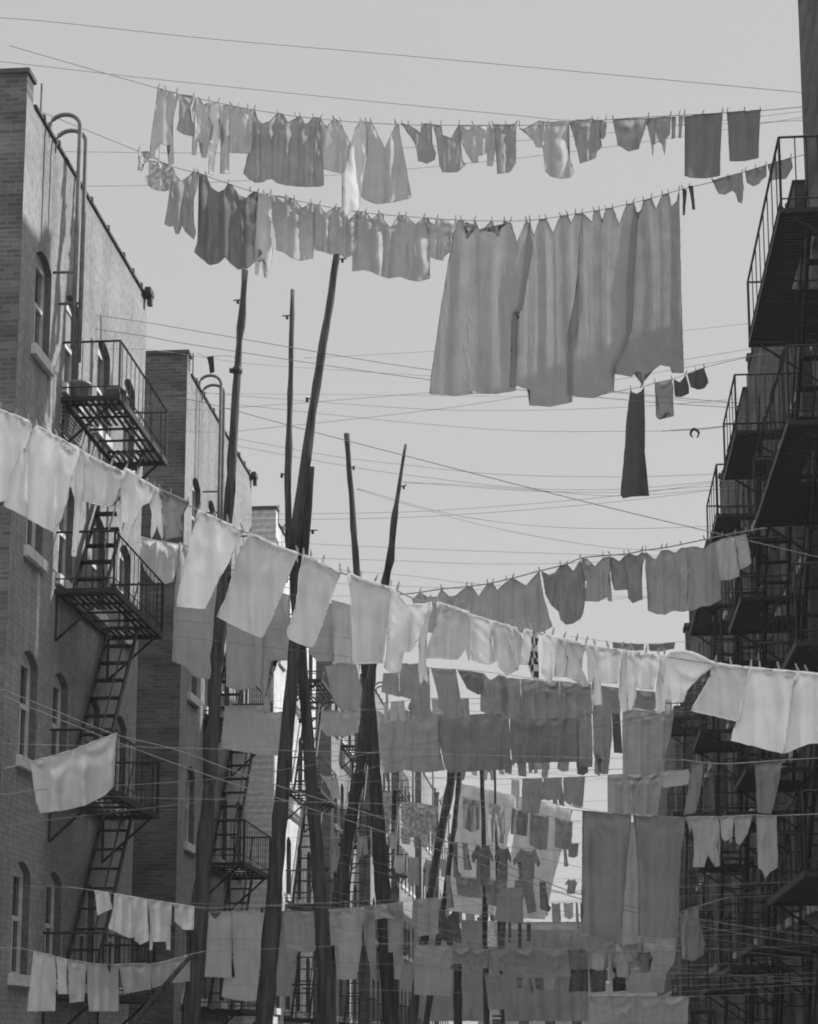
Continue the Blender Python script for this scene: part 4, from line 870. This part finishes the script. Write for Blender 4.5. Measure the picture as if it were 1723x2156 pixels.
bb|S|1140,1276 1300,1285 1480,1292 1600,1298 1600,1760 1200,1760|grey|bedsheet|sheet|dull grey sheet low at bottom centre, right of the black post|bb|0.7
cc|T|690,456 820,462 960,466 955,745 725,760 700,600|grey|shirt|shirt|grey shirt hanging directly under the left long blanket|cc|0.9
cc|T|965,466 1080,468 1180,470 1210,600 1190,740 1045,760 1010,600|grey|blouse|blouse|puffed grey blouse directly under the right long blanket|cc|1.4
cc|T|1190,470 1350,472 1515,471 1480,700 1410,800 1390,975 1055,965 1050,790 1195,750|mid|quilt|quilt|pale quilt cut off by the dark lower right fire escape|cc|0.8
dd|T|562,768 640,766 710,764 712,955 560,960|dark|trousers|trousers|leftmost dark trousers on the short rope under the blankets|dd
dd|T|725,764 800,762 870,758 865,960 735,968|dark|trousers|trousers|middle dark trousers on the short rope under the blankets|dd
dd|T|930,752 990,750 1042,748 1050,950 935,962|black|trousers|trousers|blackest trousers, at the right end of the short rope under the blankets|dd
ee|T|722,1006 900,1006 1130,1006 1130,1250 720,1250|mid|bedsheet|sheet|left one of the two wide sheets at the very bottom right|ee|0.6
ee|T|1140,1006 1380,1006 1610,1006 1600,1250 1140,1250|mid|bedsheet|sheet|right one of the two wide sheets at the very bottom right|ee|0.6
ff|V|800,1667 813,1668 826,1664 824,1710 819,1755 811,1752 805,1705|floral|lace_cloth|cloth|white lace cloth tapering down beside the flat-topped pole's foot|ff|1.3
ff|V|828,1664 834,1664 834,1725 826,1728|black|stocking|stocking|black stocking between the lace cloth and a white rag|ff|0.6
gg|V|674,1631 694,1636 712,1640 717,1685 705,1680 690,1655|pale|kerchief|kerchief|three-cornered white kerchief stretched between the pole legs|gg
hh|V|845,1689 870,1690 900,1694 924,1700 918,1745 890,1760 850,1765|floral|housecoat|housecoat|blotchy flowered housecoat right of the flat-topped pole|hh|1.4
jj|V|1300,1731 1322,1732 1345,1732 1350,1850 1352,1985 1300,1990 1296,1860|mid|bedsheet|sheet|pale strip of sheet showing between the two long blankets|jj|0.8
kk|V|872,1952 950,1955 1030,1957 1034,2060 1030,2150 900,2150 868,2140|grey|bedsheet|sheet|dull sheet behind the pale square sheet at bottom centre|kk|0.7
kk|V|1035,1957 1130,1958 1236,1957 1240,2060 1238,2150 1060,2150 1038,2100|grey|bedsheet|sheet|dull sheet behind the widest grey tablecloth at bottom centre|kk|0.7
t|R|800,960 880,950 975,948 985,1240 740,1222|grey|towel|towel|grey bath towel above the dark stockings, low middle|t|0.5
'''
GN = {'1': 'washing on the topmost line', '2': 'washing on the curtain line', 'b': 'washing beside the black dress', '3': 'washing on the rising middle line', '4': 'washing on the front line',
      '5': 'washing behind the front line', '5b': 'washing behind the front line', '6': 'grey washing in the middle of the yard', '7': 'grey washing in the middle of the yard'}
for row in GAR.strip().split('\n'):
    q = row.split('|')
    garment(q[0], q[1], q[2], q[3], q[4], q[5], q[6], GN.get(q[7], 'washing low in the yard'), float(q[8]) if len(q) > 8 else 1.0)

# ------------------------------------------------------------------ small far-off washing
ORD = ('first', 'second', 'third', 'fourth', 'fifth', 'sixth', 'seventh', 'eighth', 'ninth', 'tenth', 'eleventh', 'twelfth')
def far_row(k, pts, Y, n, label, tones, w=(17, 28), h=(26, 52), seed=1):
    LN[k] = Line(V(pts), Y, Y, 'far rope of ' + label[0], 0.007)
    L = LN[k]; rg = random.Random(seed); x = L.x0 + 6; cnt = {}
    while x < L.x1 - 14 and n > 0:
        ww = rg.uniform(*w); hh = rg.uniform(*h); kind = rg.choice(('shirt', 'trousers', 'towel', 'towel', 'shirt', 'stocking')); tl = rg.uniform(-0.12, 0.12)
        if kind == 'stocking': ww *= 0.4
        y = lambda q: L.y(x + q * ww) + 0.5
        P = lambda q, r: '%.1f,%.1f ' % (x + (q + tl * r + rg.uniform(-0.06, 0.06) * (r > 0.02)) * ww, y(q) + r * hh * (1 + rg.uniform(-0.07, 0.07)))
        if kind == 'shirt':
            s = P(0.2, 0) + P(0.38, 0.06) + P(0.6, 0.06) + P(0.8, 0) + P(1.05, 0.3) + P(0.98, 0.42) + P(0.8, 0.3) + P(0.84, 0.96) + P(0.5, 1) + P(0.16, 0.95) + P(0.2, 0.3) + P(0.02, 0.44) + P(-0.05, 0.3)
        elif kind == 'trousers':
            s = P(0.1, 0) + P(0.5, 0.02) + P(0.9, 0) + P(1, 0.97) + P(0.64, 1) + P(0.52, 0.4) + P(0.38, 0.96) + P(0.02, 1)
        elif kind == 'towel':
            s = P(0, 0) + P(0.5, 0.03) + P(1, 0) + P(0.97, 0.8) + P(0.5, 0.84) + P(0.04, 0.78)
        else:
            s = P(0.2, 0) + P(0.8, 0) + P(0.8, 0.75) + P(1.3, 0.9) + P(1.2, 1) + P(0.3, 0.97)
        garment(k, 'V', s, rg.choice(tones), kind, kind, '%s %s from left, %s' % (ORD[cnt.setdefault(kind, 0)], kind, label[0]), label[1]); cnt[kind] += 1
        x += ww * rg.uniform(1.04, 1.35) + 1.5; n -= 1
FG = 'far-off small washing deep in the yard'
far_row('f1', '950,1590 1050,1597 1170,1600', 58, 9, ('tiny grey washing just below the broad grey sheets', FG), ('grey', 'dim', 'grey', 'mid'), seed=2)
far_row('f2', '838,1742 890,1747 965,1756', 57, 6, ('little washing left of the enormous thin sheets', FG), ('mid', 'grey', 'pale', 'dim'), seed=3)
far_row('f3', '826,1800 890,1806 962,1810', 54, 6, ('little washing above the sideways white sheet', FG), ('mid', 'grey', 'grey'), h=(40, 66), seed=4)
far_row('f4', '1178,1772 1200,1774 1246,1776', 60, 3, ('three small things beside the left long blanket', FG), ('grey', 'mid', 'dim'), h=(30, 60), seed=5)
far_row('f5', '915,1893 1040,1902 1236,1900', 58, 15, ('crowded small washing below the enormous thin sheets', FG), ('grey', 'mid', 'dim', 'dark', 'grey'), h=(30, 60), seed=6)
far_row('f6', '1030,2052 1120,2058 1240,2056', 46, 8, ('dark small washing at the bottom of the yard', FG), ('dim', 'grey', 'dark', 'mid'), h=(26, 46), seed=7)
far_row('f7', '1070,1640 1150,1646 1232,1648', 62, 8, ('faint small washing above the blankets', FG), ('grey', 'mid', 'dim'), h=(34, 60), seed=8)
far_row('f8', '690,1765 760,1762 835,1752', 44, 6, ('small washing between the feet of the middle poles', FG), ('grey', 'mid', 'dim'), seed=9)
far_row('g1', '968,1676 1060,1696 1205,1730', 47.6, 5, ('added washing standing for shadows at the top of thin sheets', FG), ('grey', 'dim', 'grey'), w=(30, 46), h=(60, 96), seed=11)  # dark garments added in place of shadows cast on the sheets
far_row('g2', '945,1772 1080,1784 1190,1792', 46.6, 5, ('added washing standing for shadows across the middle of thin sheets', FG), ('grey', 'dim', 'grey', 'dim'), w=(30, 52), h=(52, 90), seed=12)  # added too, as cast shadows halfway down the sheets
far_row('g3', '930,1842 1060,1852 1160,1858', 46.2, 5, ('added washing standing for shadows across the foot of thin sheets', FG), ('grey', 'grey', 'dim'), w=(34, 56), h=(50, 80), seed=13)  # added likewise, for the shadows low on the sheets
far_row('g4', '800,1480 920,1470 1060,1472', 43, 6, ('grey washing between the shirts and the broad sheets', FG), ('grey', 'mid'), w=(26, 40), h=(30, 50), seed=14)
far_row('g5', '1080,1572 1200,1576 1320,1568', 45, 6, ('grey washing hung low over the dark blankets', FG), ('grey', 'mid', 'dim'), w=(24, 40), h=(40, 70), seed=15)
far_row('g6', '1240,2000 1340,2004 1430,2002', 31.4, 4, ('grey washing in front of the crumpled row', FG), ('grey', 'dim', 'mid'), w=(22, 36), h=(40, 60), seed=16)
far_row('f9', '1186,1850 1210,1851 1240,1852', 61, 2, ('two faint things low beside the left long blanket', FG), ('grey', 'mid'), h=(24, 44), seed=10)

# ------------------------------------------------------------------ clothespins
def peg_mesh():
    bm = bmesh.new()
    for s in (-1, 1):
        pr = [(0.002, -0.045), (0.008, -0.045), (0.010, 0.0), (0.009, 0.035), (0.002, 0.035)]
        for yy in (-0.006, 0.006):
            pass
        a = [bm.verts.new((s * x, -0.006, z)) for x, z in pr]; b = [bm.verts.new((s * x, 0.006, z)) for x, z in pr]
        bm.faces.new(a); bm.faces.new(b[::-1])
        for i in range(len(a)): bm.faces.new((a[i], a[(i + 1) % 5], b[(i + 1) % 5], b[i]))
    tube(bm, [(0, 0, 0.0352), (0, 0, 0.048), (0, 0, 0.056), (0, 0, 0.066)], [0.009, 0.006, 0.009, 0.006], 8)
    me = bpy.data.meshes.new('clothespin'); bmesh.ops.recalc_face_normals(bm, faces=bm.faces); bm.to_mesh(me); bm.free(); me.materials.append(M['peg']); return me
PEG = peg_mesh()
PL = {'1': 'wooden clothespin standing up from the topmost line of washing', '2': 'wooden clothespin standing up from the line of long curtains',
      'b': 'wooden clothespin on the short line of the black dress', '3': 'wooden clothespin on the thick line rising to the right', '4': 'pale wooden clothespin on the front line of bright washing'}
rng = random.Random(5)
for k in PL:
    L = LN[k]; last = -99
    for x in sorted(L.used):
        if x - last < 7: continue
        last = x; Y = L.Y(x)
        o = bpy.data.objects.new('clothespin', PEG); COL.objects.link(o)
        o.location = at(x, L.y(x), Y) + Vector((0, -0.006, 0.022)); sc = rng.uniform(0.8, 1.0)
        o.scale = (sc, sc, sc); o.rotation_euler = (rng.uniform(-0.35, 0.35), rng.uniform(-0.45, 0.5), rng.uniform(-0.6, 0.6))
        tag(o, PL[k], 'clothespin', 'clothespins on ' + {'1': 'the topmost line', '2': 'the curtain line', 'b': 'the black dress line', '3': 'the rising line', '4': 'the front line'}[k])

# ------------------------------------------------------------------ bare lines
def rope(key, s, Ya, Yb, rad, label, group, sag=0.0, ext=True):
    p = sorted(tr(key, s))
    if len(p) == 2 and sag:
        (xa, ya), (xb, yb) = p; p = [(xa + (xb - xa) * t / 8, ya + (yb - ya) * t / 8 + sag * 4 * (t / 8) * (1 - t / 8)) for t in range(9)]
    Line(p, Ya, Yb, label, rad * 0.9, 'wire', group, False, ext)
GS = 'bare lines crossing the open sky'
TOP = 'bare line crossing the sky above the topmost row of washing'
rope('V', '-20,36 90,44 437,81 861,118 1690,195 1760,202', 24, 30, .005, 'highest bare line, crossing the whole sky near the top edge', GS)
rope('V', '-20,127 33,133 295,163 738,209 1108,245 1188,253 1460,262 1760,250', 25, 31, .005, TOP, GS)
rope('V', '-20,318 123,319 443,322 738,316 1108,295 1407,267 1760,226', 25.5, 31, .004, 'bare line passing in front of the topmost washing', GS)
rope('V', '-20,396 180,392 316,390 738,366 1108,331 1368,297 1760,236', 25.5, 31, .004, 'bare line passing between the topmost washing and the curtains', GS)
MID = 'thin bare line crossing the open sky below the curtains, behind the poles'
FRONT = 'bare line crossing the foot of the long curtains'
rope('V', '20,640 140,655 309,679 443,702 886,776 1329,828 1600,853', 26.4, 33, .006, FRONT, GS)
rope('V', '20,668 309,708 369,720 886,797 1329,843 1600,862', 26.4, 33, .006, FRONT, GS)
for s, ya, yb in (('309,735 369,743 520,765 729,780 1100,806 1500,850', 28, 40), ('640,754 760,748 886,741 1100,728 1420,698 1620,676', 30, 38),
                  ('441,863 886,828 1128,803 1329,775 1620,728', 32, 34), ('480,910 886,866 1100,835 1280,803 1620,742', 33, 35),
                  ('420,826 504,833 886,861 1086,864 1323,857 1560,840', 36, 40), ('500,852 886,892 1100,907 1320,908 1470,905 1530,898', 38, 40),
                  ('480,920 700,960 857,979 1044,998 1306,1004 1520,998', 38, 41), ('480,935 700,976 849,999 1100,1027 1306,1030 1520,1012', 38, 41),
                  ('850,1014 1000,1026 1128,1034 1306,1036 1520,1022', 35, 41), ('500,1083 849,1078 1100,1062 1306,1043 1520,1014', 40, 42),
                  ('500,1095 849,1089.5 1100,1074 1329,1053 1530,1028', 40, 42), ('752,1028 886,1067 988,1090 1155,1109 1329,1113 1500,1108', 35, 44),
                  ('752,1030 849,1060 1044,1112 1267,1151 1400,1160', 35, 46), ('560,1140 849,1154 1222,1167 1470,1172', 44, 48),
                  ('560,1172 849,1181 1002,1187 1183,1186 1480,1170', 44, 48), ('640,1195 849,1211 1000,1229 1200,1240 1460,1236', 46, 50),
                  ('850,1017 960,1020 1128,1032 1300,1044 1505,1030', 35, 41), ('640,1226 900,1236 1180,1250 1460,1262', 46, 52)):
    rope('V', s, ya, yb, .0045 * (ya + yb) / 70, MID, GS)
rope('V', '380,838 432,848 633,902 886,968 1100,1023 1329,1080 1690,1165 1780,1186', 33, 25, .008, 'thicker pale line slanting down across the sky to the right edge', GS)
GL = 'bare lines low in the yard'
rope('V', '10,1452 65,1475 240,1545 369,1578 498,1625 660,1678 828,1730 1013,1800 1220,1882 1500,1940 1760,1976', 23, 26.5, .007, 'bright bare line slanting down from the single large towel to the lower right', GL)
rope('V', '10,1466 65,1490 240,1560 452,1637 640,1698 807,1751 1000,1815 1220,1892 1500,1955 1760,1995', 23.2, 26.8, .007, 'second bright bare line just under the first slanting one', GL)
rope('V', '20,1672 82,1663 443,1641 660,1610 860,1570 1060,1545 1300,1490 1500,1440', 22, 40, .006, 'pale bare line rising gently across the left towel', GL)
rope('V', '20,1738 123,1724 443,1685 660,1650 850,1600 1060,1574 1440,1490', 23.5, 40, .006, 'pale bare line rising gently below the left towel', GL)
LOW = 'thin bare line fanning across the hanging washing low in the yard'
for s, ya, yb in (('369,1306 616,1330 800,1352 1000,1372', 27, 34), ('369,1340 738,1383 900,1405 1080,1440', 27, 34),
                  ('690,1565 891,1578 1108,1560 1300,1520 1460,1486', 36, 36), ('750,1600 900,1592 1108,1570 1440,1500', 36, 36),
                  ('640,1780 850,1830 1100,1900 1435,1965 1720,2010', 31, 30), ('640,1800 850,1850 1195,1962 1435,1990 1720,2020', 31, 30),
                  ('700,1875 850,1915 1100,1985 1300,2020 1720,2075', 33, 31), ('700,1890 850,1932 1090,2000 1330,2040 1720,2060', 33, 31),
                  ('860,2000 1000,2028 1200,2056 1420,2075 1720,2060', 34, 31), ('860,2030 1040,2050 1300,2062 1720,2048', 34, 31),
                  ('700,1740 860,1760 1100,1800 1330,1852 1430,1880', 35, 32), ('930,1600 1100,1615 1300,1620 1460,1605', 45, 45),
                  ('440,1560 690,1590 800,1600 1060,1622 1300,1640', 33, 45), ('560,1880 700,1900 900,1960 1100,2010 1250,2036', 33, 34),
                  ('650,1940 800,1972 1000,2015 1240,2050', 33, 34), ('1230,2092 1340,2090 1460,2086 1720,2070', 33, 30)):
    rope('V', s, ya, yb, .0042, LOW, GL, ext=False)

# small oddments caught on the lines
rope('V', '1395,908 1426,905 1463,903.5 1530,897', 39.9, 39.9, .009, 'short dark line the horseshoe-shaped coil hangs from', GS, 0, False)
c = at(1463, 913, 39.9); bm = bmesh.new()
pts = [c + Vector((0.085 * math.sin(a), 0.02 * math.sin(3 * a), 0.1 * math.cos(a))) for a in [math.radians(-150 + 300 * i / 24) for i in range(25)]]
tube(bm, pts, [0.012 + 0.022 * math.sin(math.pi * i / 24) for i in range(25)], 8)
tag(fin('rope_coil', bm, M['iron'], None, True), 'dark horseshoe-shaped coil of rope hanging in the sky near the right fire escapes', 'coil')
LN['k'] = Line(V('415,742 432,751 470,749 502,752'), 28, 28, 'short sagging line with a dark rag tied to the tallest dark pole', .004, 'wire', GS, False, False)
garment('k', 'V', '437,752 450,750 448,765 452,783 443,786 441,770', 'black', 'rag', 'rag', 'twisted dark rag in the sky left of the tall dark pole')
LN['n'] = Line(V('1200,1340 1290,1352 1350,1356 1425,1352 1450,1350'), 58, 58, 'distant line of dark cloths low in the sky above the white stockings', .006, 'wire', GS, False)
garment('n', 'V', '1290,1352 1324,1355 1356,1356 1356,1369 1320,1372 1291,1366', 'dim', 'cloth', 'cloth', 'left one of two short dark cloths low in the sky at right')
garment('n', 'V', '1366,1356 1396,1355 1422,1352 1420,1366 1390,1372 1367,1370', 'dim', 'cloth', 'cloth', 'right one of two short dark cloths low in the sky at right')
